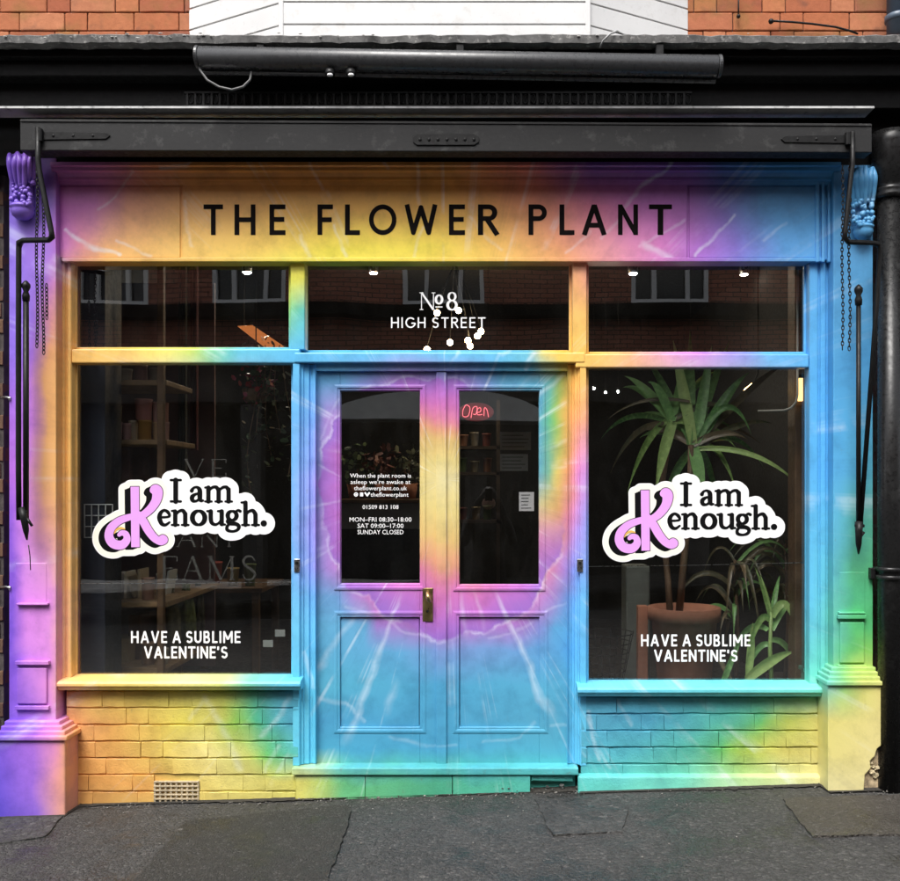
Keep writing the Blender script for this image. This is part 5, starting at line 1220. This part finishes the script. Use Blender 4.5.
# ---- lights: pendant globes and ceiling spots, all lit
M['bulb'] = emit('warm_bulb', (1, .7, .36), 60); M['spot'] = emit('cool_white_lamp', (1, .88, .7), 400)
M['spotdim'] = emit('dim_white_lamp', (1, .88, .7), 25)
pg = tag(empty('globe_chandelier', U(455, 300, 2.4)), 'cluster pendant of small lit globe bulbs behind the middle transom', 'chandelier')
top = Vector((U(455, 300, 2.4).x, 2.4, CEIL))
B().lathe([(.05, -.03), (.05, -.001)], top, 16).obj('ceiling_rose', M['iron'], pg)
for px, py, yd in ((437, 313, 2.3), (458.5, 310.5, 2.4), (427, 349.5, 2.35), (450, 342.5, 2.5), (468, 340.5, 2.3), (470, 346, 2.45), (477.5, 336, 2.4), (481, 331.5, 2.5)):
    c = U(px, py, yd); B().sphere(c, .023, 14, 10).obj('bulb', M['bulb'], pg, 0, smooth=True)
    B().tube([c + Vector((0, 0, .021)), c.lerp(top, .35) + Vector((0, 0, .05)), top + Vector((0, 0, -.02))], .003, 6).obj('stem', M['iron'], pg)
for px, py, yd, lb in ((247, 272.5, 2.2, 'round lit ceiling light behind the left transom'), (373.5, 273, 2.6, 'round lit ceiling light left in the middle transom'), (502, 273.5, 3.4, 'faint lit ceiling light right in the middle transom'), (633, 273.5, 2.2, 'lit ceiling light at the left of the right transom'), (744, 274.5, 2.4, 'lit ceiling light at the right of the right transom')):
    c = U(px, py, yd); r = .034
    t = tag(empty('ceiling_light', c), lb, 'ceiling light', 'ceiling lights in the shop')
    B().lathe([(r, 0), (r * 1.15, .01), (r * 1.15, .05), (r * .6, .07)], c, 16).obj('housing', M['steel'], t, 0, smooth=True)
    B().sphere(c, r * .9, 14, 8, (1, 1, .35)).obj('lamp', M['spot'] if px < 700 else M['spotdim'], t, 0, smooth=True)
    B().tube([c + Vector((0, 0, .06)), Vector((c.x, c.y, CEIL))], .006, 6).obj('stem', M['steel'], t)
wlm = tag(empty('wall_lamp', U(749, 388, .9)), 'small glowing wall lamp among leaves high in the right window', 'lamp')
c = U(749, 388, .9); b = B(); b.tube([c + Vector((-.025, 0, -.02)), c + Vector((.025, 0, .02))], .012, 12); b.obj('lamp', emit('amber_lamp', (1, .62, .22), 20), wlm, .004, smooth=True)
B().tube([c + Vector((.03, 0, .024)), c + Vector((.06, .02, .1)), c + Vector((.06, .02, CEIL - c.z))], .005, 6).obj('flex', M['iron'], wlm)
st2 = tag(empty('reflected_glow', U(800, 390, .28)), 'short amber strip lamp beside the timber post', 'lamp')
B().pbox(798.5, 803, 378, 401, .27, .285).obj('lamp', emit('amber_glow', (1, .6, .2), 1.6), st2, .002); B().pbox(797.5, 804.5, 374, 378, .265, .29).obj('bracket', M['iron'], st2, .002)  # no lamp here: emissive strip imitates the wall lamp's reflected glow, bracket added
rt = B(); rt.tube([U(*q, .24) for q in ((797.5, 270), (797.5, 330), (797.5, 395), (796, 402), (791, 408), (784, 410.5), (758, 411))], .006, 8)
tag(rt.obj('curtain_rail', worn('pale_rail', (.6, .55, .48), .35, .1, metal=0), None, 0, smooth=True), 'bent pale metal rail at the upper right of the right window', 'rail')
# fairy lights far left in the right window
for px, py, lb in ((594, 388.5, 'first tiny star light at the left of the right window'), (605.5, 392.5, 'second tiny star light at the left of the right window'), (618, 391.5, 'third and largest tiny star light in the right window'), (690.5, 393.5, 'tiny star light behind the spiky plant leaves')):
    p = U(px, py, 2.5); t = tag(empty('star_light', p), lb, 'light', 'tiny star lights')
    B().sphere(p, .008, 8, 6).obj('lamp', M['spot'], t, 0, smooth=True); B().tube([p + Vector((0, 0, .008)), Vector((p.x, p.y, CEIL))], .0012, 5).obj('wire', M['iron'], t)
for px0, px1, py0, py1, lb in ((78, 291, 583.5, 582, 'thin horizontal wire across the left window'), (589, 805, 566.5, 562.5, 'thin horizontal wire across the right window')):
    tag(B().tube([U(px0, py0, .12), U((px0 + px1) / 2, (py0 + py1) / 2 + .6, .12), U(px1, py1, .12)], .0016, 5).obj('cafe_wire', M['steel'], None), lb, 'wire')
# neon sign hung inside the right door
ng = tag(empty('neon_sign', U(477, 412, .5)), 'red glowing neon script sign inside the right door', 'neon sign')
b = B()
for stroke in ([(463, 410), (466, 405), (470, 408), (468, 416), (463, 416), (463, 410)], [(471, 418), (473, 408), (477, 407), (476, 414), (473, 414)], [(477, 412.5), (480.5, 411.5), (480.5, 408), (477.5, 409), (477.5, 414.5), (482.5, 414.5)], [(484, 416), (484.5, 408), (487, 410), (488.5, 417)]):
    b.tube([U(a, c_, .5) for a, c_ in [q[:2] for q in bez([(p[0], p[1]) for p in stroke], 5)]], .0016, 6)
b.obj('tube', emit('red_neon', (1, .16, .2), 1.3), ng, 0, smooth=True)
B().pprism([(476 + 18 * math.cos(t), 412 + 9.5 * math.sin(t)) for t in [i * math.pi / 12 for i in range(24)]], .53, .54).obj('glow_disc', worn('red_glow_disc', (.3, .05, .06), .5, .1), ng, .003)  # red ellipse paints in the glow around the neon tube
bk = B(); bk.tube([U(464, 402, .535), (UX(464, .535), .535, CEIL)], .002, 5); bk.tube([U(488, 402, .535), (UX(488, .535), .535, CEIL)], .002, 5); bk.obj('hanging_wire', M['iron'], ng)
# notice, sheets standing in for a reflection, and counter seen through the doors
def notice(px0, px1, py0, py1, y, lines, label, col=(.5, .5, .49)):
    t = tag(empty('notice', U((px0 + px1) / 2, py1, y)), label, 'notice', 'paper notices inside the doors')
    B().pbox(px0, px1, py0, py1, y, y + .002).obj('sheet', worn('notice_paper', col, .7, .08), t)
    b = B()
    for i in range(lines):
        q = py0 + (py1 - py0) * (i + .9) / (lines + .8); b.pbox(px0 + 2, px1 - 2 - random.uniform(0, 6), q - .45, q + .45, y - .0012, y - .0006)
    b.obj('printed_lines', worn('grey_print', (.12, .12, .12), .7, .1), t)
notice(519, 534, 492, 511, .13, 5, 'small square printed notice at the right of the right door glass', (.6, .58, .6))
notice(500, 528, 454, 471, 1.6, 4, 'wide grey sheet standing in for a mirrored building, middle of the right door glass', (.4, .41, .4)); notice(500, 531, 432, 450, 1.7, 4, 'upper grey sheet standing in for a mirrored building in the right door glass', (.36, .37, .36))  # both sheets imitate a pale building reflected in the door glass
ct = tag(empty('shop_counter', (.0, 3.0, FZ)), 'pale grey panelled counter across the back of the shop', 'counter')
zc1 = UZ(503, 2.4); zc0 = UZ(529, 2.4)
B().box(UX(341, 2.4), UX(421, 2.4), 2.4, 2.9, zc0, zc1).obj('counter_front', worn('grey_counter', (.22, .23, .24), .6, .1, 30), ct, .004)
B().box(UX(338, 2.4), UX(425, 2.4), 2.36, 2.95, zc1 + .001, zc1 + .03).obj('worktop', M['wood'], ct, .004); B().box(UX(343, 2.42), UX(419, 2.42), 2.43, 2.88, FZ + .001, zc0 - .001).obj('plinth', M['wall_in'], ct)
for px, lb, col in ((357, 'leafy potted plant at the left end of the counter', (.05, .08, .03)), (384, 'reddish leafy plant in the middle of the counter', (.13, .05, .04)), (408, 'dark bushy plant at the right end of the counter', (.06, .07, .04))):
    base = U(px, 500, 2.6); base.z = zc1 + .031
    t = tag(empty('counter_plant', base), lb, 'plant', 'plants on the counter')
    B().lathe([(.002, 0), (.06, 0), (.08, .12), (.07, .12), (.002, .1)], base, 16).obj('pot', M['terracotta'], t, 0, smooth=True)
    b = B()
    for i in range(90):
        d = Vector((random.gauss(0, 1), random.gauss(0, 1), random.gauss(.2, .8))).normalized() * random.uniform(.05, .2); c = base + Vector((0, 0, .26)) + d; s_ = random.uniform(.02, .045)
        bmesh.ops.create_circle(b.bm, cap_ends=True, segments=5, radius=s_, matrix=Matrix.Translation(c) @ Matrix.Rotation(random.uniform(0, 6), 4, Vector((random.gauss(0, 1), random.gauss(0, 1), random.gauss(0, 1))).normalized()) @ Matrix.Diagonal((1, .5, 1, 1)))
    o = b.obj('foliage', worn('counter_leaf', col, .5, .4, 12), t); o['kind'] = 'stuff'
    B().tube([base + Vector((0, 0, .09)), base + Vector((.01, 0, .3))], .006, 6).obj('stem', M['wood'], t)

# copper lampshade glowing behind the left transom
cs = tag(empty('copper_lampshade', U(262, 338, 1.6)), 'glowing orange copper lampshade behind the left transom', 'lampshade')
q = [(237, 326), (252, 325), (282, 345), (264, 347)]
m_ = NT('glowing_copper'); nb = m_.bsdf((.5, .17, .05), .4); nb.inputs['Emission Color'].default_value = (1, .3, .08, 1); nb.inputs['Emission Strength'].default_value = .28
B().pprism(q, 1.6, 1.9).obj('shade', m_.m, cs, .004)
B().tube([U(244, 326, 1.75), (UX(244, 1.75), 1.75, CEIL)], .004, 6).obj('flex', M['iron'], cs)

# rack of pots at the back, seen through the right door
bs = tag(empty('back_rack', U(478, 560, 3.0)), 'dark rack of small pots at the back, seen through the right door', 'rack')
yr = 3.0; xr0, xr1 = UX(456, yr), UX(500, yr)
for x in (xr0, xr1 - .03): B().box(x, x + .03, yr, yr + .03, FZ + .001, UZ(400, yr)).obj('post', M['floor_in'], bs)
RK = [(.2, .1, .07), (.15, .14, .1), (.06, .1, .04), (.2, .16, .1), (.15, .05, .05), (.2, .19, .17)]
where = ['left', 'middle', 'right']
for r_, py in enumerate((446, 472, 520)):
    z = UZ(py, yr); B().box(xr0, xr1, yr, yr + .3, z - .025, z).obj('board', M['floor_in'], bs)
    for c_ in range(3):
        px = 463 + c_ * 12 + random.uniform(-1, 1); yb_ = py_on(yr + .1, z + .001); h = random.uniform(9, 15)
        pot('rack_pot', px - 4.5, px + 4.5, yb_ - h, yb_, yr + .1, RK[(r_ * 2 + c_ * 5) % 6], f'small {["brick", "sandy", "green"][c_]} pot at the {where[c_]} of the {["top", "middle", "bottom"][r_]} rack board', 'pot', .8, 'small pots on the back rack')
# trailing vine down the right side of the left window
tv = tag(empty('trailing_vine', U(275, 365, .8)), 'dark trailing vine down the right side of the left window', 'vine')
b = B(); b2 = B()
for st_ in range(5):
    x0_ = 252 + st_ * 9; pts = [U(x0_ + 5 * math.sin(q * .9 + st_), 345 + q * 22, .8 + .05 * math.sin(q + st_)) for q in range(random.randint(5, 9))]
    b2.tube(pts, .003, 5)
    for p_ in pts:
        for _ in range(7):
            c = p_ + Vector((random.gauss(0, .035), random.gauss(0, .03), random.gauss(0, .05))); s_ = random.uniform(.012, .03)
            bmesh.ops.create_circle(b.bm, cap_ends=True, segments=6, radius=s_, matrix=Matrix.Translation(c) @ Matrix.Rotation(random.uniform(0, 6), 4, Vector((random.gauss(0, 1), random.gauss(0, 1), random.gauss(0, 1))).normalized()) @ Matrix.Diagonal((1, .6, 1, 1)))
o = b.obj('foliage', worn('vine_leaf', (.035, .055, .022), .4, .5, 18), tv); o['kind'] = 'stuff'; b2.obj('stems', M['wood'], tv)['kind'] = 'stuff'

# ---- plants in the right window
def leafmat(name, c1, c2):
    k = NT(name); o = k.pos(); r = k.rnd()
    c = k.mix(r, c1, c2); c = k.mix(k.maprange(k.noise(o, 40, 3), .45, .7, 0, .4), c, tuple(min(1, a * 1.6) for a in c2))
    n = k.bsdf(c, .38, k.bump(k.noise(o, 90, 2), .2, .002)); return k.m
M['leaf'] = leafmat('strap_leaf', (.08, .2, .06), (.24, .46, .15)); M['leafp'] = leafmat('pale_leaf', (.16, .28, .07), (.38, .52, .18)); M['leafd'] = leafmat('dusky_leaf', (.05, .07, .03), (.16, .11, .06))
def leaf(parent, p0, p1, w_, lift, mat, sag=0, roll=0):
    n = 14; p0, p1 = Vector(p0), Vector(p1); L = (p1 - p0).length; vs = []; fs = []
    a = p0.lerp(p1, .35) + Vector((0, 0, lift * 1.15)); b = p0.lerp(p1, .72) + Vector((0, 0, lift * 1.15 + L * .05)); tw = random.uniform(-.5, .5)
    prev = None
    for i in range(n + 1):
        t = i / n; p = p0 * (1 - t) ** 3 + a * 3 * t * (1 - t) ** 2 + b * 3 * t * t * (1 - t) + p1 * t ** 3
        d = ((a - p0) * (1 - t) ** 2 + (b - a) * 2 * t * (1 - t) + (p1 - b) * t * t).normalized()
        s_ = d.cross(Vector((0, -1, 0)).lerp(Vector((0, 0, 1)), roll)).normalized(); nr = s_.cross(d)
        s_ = (s_ * math.cos(tw * t) + nr * math.sin(tw * t)).normalized(); nr = s_.cross(d)
        ww = w_ * (.4 + .6 * math.sin(math.pi * min(1, t * .95 + .15)) ** .8) * (1 - t ** 4) ** .8
        vs += [p + s_ * ww * u + nr * ww * .38 * abs(u) ** 1.3 for u in (-1, -.5, 0, .5, 1)]
    for i in range(n):
        for q in range(4): k_ = i * 5 + q; fs.append((k_, k_ + 1, k_ + 6, k_ + 5))
    me = bpy.data.meshes.new('leaf'); me.from_pydata([tuple(v) for v in vs], [], fs); return link('leaf', me, mat, parent, True)
sp_ = tag(empty('spiky_plant', U(685, 625, .62)), 'large spiky strap-leaved plant in a terracotta pot in the right window', 'plant')
yP = .62
pr = (UX(722, yP) - UX(650, yP)) / 2; zr = UZ(608, yP); z0p = .362
pc = Vector(((UX(722, yP) + UX(650, yP)) / 2, yP + .05, z0p)); ph = zr - z0p
B().lathe([(.002, 0), (pr * .68, 0), (pr * .7, .006), (pr * .9, ph - .075), (pr, ph - .072), (pr * 1.01, ph), (pr * .9, ph), (pr * .88, ph - .03), (.002, ph - .035)], pc, 32).obj('pot', M['terracotta'], sp_, 0, smooth=True)
B().tube([pc + Vector((-.03, 0, ph - .05)), U(684, 560, yP), U(690, 500, yP), U(691, 445, yP)], [.022, .02, .019, .016], 10).obj('stem', M['wood'], sp_, 0, smooth=True)
B().tube([pc + Vector((-.08, 0, ph - .05)), U(668, 580, yP + .1), U(660, 500, yP + .12), U(671, 424, yP + .05)], [.02, .018, .016, .014], 10).obj('stem', M['wood'], sp_, 0, smooth=True)
LV = [((672, 421), (624, 376), .022, .03, 'leaf', .45), ((693, 444), (673, 340), .026, .0, 'leafp', .4), ((690, 402), (607, 420), .009, .06, 'leafd', .35), ((668, 420), (627, 494), .016, .09, 'leafp', .5), ((673, 421), (655, 495), .026, .05, 'leafp', .35),
      ((664, 424), (610, 474), .014, .1, 'leafd', .7), ((694, 446), (712, 345), .026, .0, 'leaf', .45), ((697, 444), (750, 372), .024, .03, 'leaf', .5), ((699, 447), (773, 424), .016, .05, 'leafd', .5), ((693, 448), (703, 508), .030, .04, 'leaf', .3),
      ((697, 447), (738, 498), .018, .12, 'leafp', .4), ((697, 449), (806, 493), .014, .09, 'leafp', .2), ((698, 442), (752, 436), .016, .2, 'leaf', .35), ((700, 440), (790, 362), .018, .03, 'leafd', .75), ((690, 440), (640, 350), .02, .02, 'leaf', .8), ((690, 445), (690, 330), .024, .0, 'leaf', .7),
      ((672, 421), (690, 350), .02, .02, 'leaf', .7), ((696, 446), (765, 470), .016, .12, 'leaf', .8), ((672, 424), (600, 440), .014, .1, 'leaf', .9), ((692, 450), (660, 520), .02, .08, 'leaf', .7), ((690, 446), (730, 340), .022, .0, 'leaf', .8), ((697, 447), (720, 520), .016, .1, 'leaf', .9)]
for i in range(16):      # the rest of the crown, fanned at random
    an = random.uniform(-2.9, .3); L_ = random.uniform(55, 100); hd_ = random.choice([(672, 421), (693, 445)])
    LV.append((hd_, (hd_[0] + L_ * math.cos(an), hd_[1] + L_ * .8 * math.sin(an) + 12), random.uniform(.014, .022), .05, random.choice(['leaf', 'leaf', 'leafp', 'leafd']), random.uniform(.3, .9)))
for (a, b_, w_, lf, mt, dy) in LV:
    leaf(sp_, U(*a, yP), U(*b_, yP - .25 + dy * .7), w_ * 1.25, lf, M[mt], roll=random.uniform(.0, .35))
lp = tag(empty('leafy_plant', U(772, 680, .5)), 'arching broad-leaved plant at the lower right of the right window', 'plant')
yQ = .4
bq = U(772, 690, yQ); bq.z = .362
B().lathe([(.002, 0), (.075, 0), (.1, .13), (.09, .13), (.002, .11)], bq, 20).obj('pot', worn('dark_pot', (.05, .05, .05), .5, .2), lp, 0, smooth=True)
B().tube([bq + Vector((0, 0, .1)), U(770, 650, yQ), U(771, 612, yQ)], [.014, .012, .008], 8).obj('stem', M['leafp'], lp, 0, smooth=True)
for (a, b_, w_, lf, mt, dy) in [((770, 618), (754, 566), .008, .02, 'leafp', .3), ((772, 617), (760, 574), .007, .01, 'leafp', .4), ((772, 617), (797, 634), .018, .13, 'leafp', .3), ((770, 620), (746, 668), .016, .13, 'leafp', .3), ((747, 679), (797, 652), .024, .03, 'leafp', .25), ((748, 680), (753, 622), .018, .02, 'leafp', .35), ((770, 645), (742, 690), .014, .1, 'leaf', .4), ((772, 630), (800, 600), .014, .06, 'leaf', .6),
                               ((771, 640), (800, 680), .014, .08, 'leaf', .6), ((770, 625), (780, 575), .012, .02, 'leaf', .7), ((768, 630), (730, 660), .014, .1, 'leaf', .7), ((720, 690), (742, 640), .014, .02, 'leaf', .4), ((735, 690), (712, 652), .012, .02, 'leafd', .5)]:
    leaf(lp, U(*a, yQ), U(*b_, yQ - .17 + dy * .5), w_ * 1.25, lf, M[mt], roll=random.uniform(0, .3))
wb = tag(empty('wire_basket', U(606, 650, .75)), 'dark round wire basket at the lower left of the right window', 'basket')
cb0 = U(606, 660, .75); cb0.z = .362
for k_ in range(7): 
    z_ = cb0.z + .03 + k_ * .055; r_ = .085 + .012 * k_; B().tube([Vector((cb0.x + r_ * math.cos(t), .75 + r_ * math.sin(t), z_)) for t in [q * math.pi / 10 for q in range(20)]], .003, 5, True).obj('hoop', M['iron'], wb)
for k_ in range(10):
    t = k_ * math.pi / 5; B().tube([Vector((cb0.x + .085 * math.cos(t), .75 + .085 * math.sin(t), cb0.z + .002)), Vector((cb0.x + .16 * math.cos(t), .75 + .16 * math.sin(t), cb0.z + .37))], .003, 5).obj('stave', M['iron'], wb)
tag(B().box(UX(626, 1.0), UX(650, 1.0), 1.0, 1.2, FZ + .001, UZ(566, 1.0)).obj('display_box', worn('grey_green_box', (.14, .15, .13), .6, .2), None, .01), 'grey green box standing left behind the terracotta pot', 'box')
tag(B().box(UX(638, .72), UX(648, .72), .72, .78, .362, UZ(606, .72)).obj('wood_block', M['terracotta'], None, .004), 'upright reddish wooden block left of the terracotta pot', 'block')
# darker foliage plants behind
for n_, (px, py, yd, lb) in enumerate([(735, 560, 1.0, 'dusky drooping plant standing behind the terracotta pot'), (785, 540, 1.3, 'dim tall plant beside the timber post')]):
    base = U(px, 690, yd); base.z = FZ
    t = tag(empty('background_plant', base), lb, 'plant', 'dim plants behind the display')
    B().lathe([(.002, 0), (.09, 0), (.12, .2), (.11, .2), (.002, .18)], base, 18).obj('pot', worn('dim_pot', (.06, .05, .045), .6, .2), t, 0, smooth=True)
    top_ = U(px, py, yd); B().tube([base + Vector((0, 0, .15)), base.lerp(top_, .5) + Vector((.02, 0, 0)), top_], [.014, .012, .01], 8).obj('stem', M['wood'], t, 0, smooth=True)
    for i in range(22):
        an = random.uniform(0, 2 * math.pi); L = random.uniform(.25, .45); s0 = base.lerp(top_, random.uniform(.55, 1))
        leaf(t, s0, s0 + Vector((math.cos(an) * L, math.sin(an) * L * .7, random.uniform(-.35, .15))), random.uniform(.01, .02), .16, M[random.choice(['leaf', 'leafd', 'leafd'])], roll=.4)

# ------------------------------------------------------------------ across the street (seen mirrored in the glass)
D_ = 10.6; KX = (D_ + -CY) / -CY
def MX(px): return CX + (X(px) - CX) * KX
def MZ(py): return CZ + (Z(py) - CZ) * KX
def brickwall_mat():
    k = NT('terrace_brickwork'); p = k.pos(); mp = k.n('ShaderNodeMapping'); k.set(mp.inputs[0], p); mp.inputs['Rotation'].default_value = (R(90), 0, 0)
    b = k.n('ShaderNodeTexBrick'); k.set(b.inputs['Vector'], mp.outputs[0]); b.inputs['Scale'].default_value = 1; b.inputs['Brick Width'].default_value = .23; b.inputs['Row Height'].default_value = .078; b.inputs['Mortar Size'].default_value = .008
    b.inputs['Color1'].default_value = (.58, .23, .15, 1); b.inputs['Color2'].default_value = (.42, .15, .1, 1); b.inputs['Mortar'].default_value = (.09, .065, .05, 1)
    k.bsdf(k.mix(k.maprange(k.noise(p, 1.2, 4), .4, .7, 0, .4), b.outputs[0], (.12, .06, .05)), .9); return k.m
op = tag(empty('opposite_terrace', (0, -D_, 0)), 'brick terrace with white windows across the street, mirrored in the glass', 'building')
wins = [(75, 147), (210, 285), (401, 484), (634, 710), (820, 900), (-80, 0)]
zs, zh = MZ(303), MZ(250)
ob = B(); yo = -D_
xs = [-16] + sum([[MX(a), MX(b)] for a, b in sorted(wins)], []) + [16]
ob.box(-16, 16, yo - .3, yo, MZ(352), zs); ob.box(-16, 16, yo - .3, yo, zh, 7.6)
for i in range(0, len(xs), 2): ob.box(xs[i], xs[i + 1], yo - .3, yo - .0005, zs, zh)
ob.obj('wall', brickwall_mat(), op)
upvc = worn('white_window_frame', (.85, .86, .86), .4, .04)
dg = worn('dark_window_glass', (.02, .025, .03), .08, .1, 2, 0)
for a, b in wins:
    x0, x1 = MX(a), MX(b); f = B(); t = .07
    f.box(x0, x1, yo - .06, yo + .03, zs, zs + t); f.box(x0, x1, yo - .06, yo + .03, zh - t, zh)
    for q in (0, .27, .73, 1): xx = x0 + (x1 - x0 - t) * q; f.box(xx, xx + t, yo - .058, yo + .028, zs + t, zh - t)
    f.box(x0 - .05, x1 + .05, yo, yo + .09, zs - .06, zs - .001)
    w_ = f.obj('window', upvc, op); B().box(x0 + .01, x1 - .01, yo - .09, yo - .07, zs, zh).obj('window_pane', dg, w_)
B().box(-16, 16, yo + .001, yo + .35, MZ(318), MZ(306)).obj('gutter_band', M['black'], op)
B().box(-16, 16, yo - .3, yo + .1, MZ(402), MZ(353)).obj('shop_fascia', worn('dark_shop_fascia', (.04, .035, .03), .6, .2), op)
sf = B(); sf.box(-16, 16, yo - 3, yo - .5, .0, MZ(340)); sf.obj('shop_interior', worn('dark_shop_interior', (.02, .02, .02), .8, .2), op)
for i in range(9):
    x = -15 + i * 3.7; B().box(x, x + .35, yo - .3, yo + .06, -.3, MZ(403)).obj('pier', worn('grey_pier', (.1, .095, .09), .8, .3), op)
B().box(-16, 16, yo - 8, yo + .25, 7.6, 7.75).obj('eaves', M['black'], op)
# shallow curved canopy over the shop opposite the doors
cn = tag(empty('shop_canopy', (MX(430), yo, MZ(425))), 'pale grey curved canopy over the shop across the street', 'canopy')
cb_ = B(); cxm = (MX(335) + MX(545)) / 2; hw = (MX(545) - MX(335)) / 2; n = 20
pts = [(cxm + hw * math.cos(t), MZ(424) + (MZ(396) - MZ(424)) * math.sin(t)) for t in [math.pi * i / n for i in range(n + 1)]]
cb_.prism(pts, yo + .2, yo + 1.0); cb_.obj('canopy_shell', worn('pale_canopy', (.8, .82, .8), .7, .1), cn)
tag(sheet('opposite_pavement', -16, 16, yo, yo + 2.0, .07, M['asphalt'], 20, 4), kind='structure')

# ------------------------------------------------------------------ the photographer, standing behind the phone
ph = tag(empty('phone', (CX, CY - .03, CZ)), 'black phone held up by the photographer', 'phone')
B().box(CX - .037, CX + .037, CY - .036, CY - .028, CZ - .11, CZ + .02).obj('phone_body', M['blackv'], ph, .003)
def person():
    root = tag(empty('person', (CX, CY - .45, ground_z(CX, -5) - .2)), 'person in a long dark coat holding up a phone', 'person')
    g = ground_z(CX, -5) - .215; x, y = CX, CY - .45; V = {}; E = []
    def v(n, px, py, pz, r, par=None, r2=None): V[n] = ((x + px, y + py, pz), r, r2 or r); E.append((par, n)) if par else None
    v('hip', 0, 0, g + .98, .15, None, .11); v('waist', 0, 0, g + 1.15, .145, 'hip', .11); v('chest', 0, .0, g + 1.38, .16, 'waist', .12); v('neck', 0, .01, g + 1.52, .06, 'chest'); v('head0', 0, .02, g + 1.6, .075, 'neck', .085); v('head', 0, .03, g + 1.7, .08, 'head0', .095); v('crown', 0, .02, g + 1.77, .05, 'head')
    for s, n in ((-1, 'l'), (1, 'r')):
        v('hj' + n, .1 * s, 0, g + .9, .1, 'hip'); v('kn' + n, .12 * s, .02, g + .5, .07, 'hj' + n); v('an' + n, .12 * s, -.01, g + .1, .05, 'kn' + n); v('to' + n, .13 * s, .14, g + .045, .04, 'an' + n)
        v('sh' + n, .18 * s, 0, g + 1.43, .075, 'chest'); v('el' + n, .26 * s, .16, g + 1.2, .055, 'sh' + n); v('wr' + n, .09 * s, .36, CZ - .09, .036, 'el' + n); v('pa' + n, .05 * s, .405, CZ - .06, .03, 'wr' + n)
        for i in range(4):
            zf = CZ - .085 + i * .02; v(f'f{i}{n}', .058 * s, .43, zf, .009, 'pa' + n); v(f'g{i}{n}', .044 * s, .436, zf + .004, .008, f'f{i}{n}'); v(f'h{i}{n}', .03 * s, .428, zf + .006, .007, f'g{i}{n}')
        v('t' + n, .035 * s, .40, CZ - .03, .011, 'pa' + n); v('u' + n, .026 * s, .402, CZ - .005, .009, 't' + n)
    names = list(V); me = bpy.data.meshes.new('body'); me.from_pydata([V[n][0] for n in names], [(names.index(a), names.index(b)) for a, b in E], [])
    o = link('body', me, worn('dark_clothing', (.012, .012, .014), .8, .3, 8, .3), root)
    md = o.modifiers.new('skin', 'SKIN'); sk = me.skin_vertices[0].data
    for i, n in enumerate(names): sk[i].radius = (V[n][1], V[n][2]); sk[i].use_root = (n == 'hip')
    md.use_smooth_shade = True; s_ = o.modifiers.new('sub', 'SUBSURF'); s_.levels = 1; s_.render_levels = 1
    hd = (x, y + .025, g + 1.69)
    B().sphere((hd[0], hd[1] - .012, hd[2] + .03), .1, 18, 12, (.84, 1, 1.0)).obj('hair', worn('dark_hair', (.02, .015, .012), .6, .3), root, 0, smooth=True)
    f = B().sphere((hd[0], hd[1] + .03, hd[2] - .03), .088, 18, 14, (.84, .9, 1.15)); f.sphere((hd[0], hd[1] + .115, hd[2] - .03), .016, 8, 6, (.8, 1, 1.4)); f.obj('face', worn('skin', (.5, .3, .22), .55, .1), root, 0, smooth=True)
    c_ = B(); c_.lathe([(.2, -.5), (.18, -.2), (.16, .1), (.18, .33), (.15, .44), (.06, .5)], (x, y, g + 1.0), 24)
    for q in c_.bm.verts: q.co.y = y + (q.co.y - y) * .68
    c_.obj('coat', worn('dark_coat', (.01, .01, .012), .85, .3, 10, .4), root, 0, smooth=True)
person()
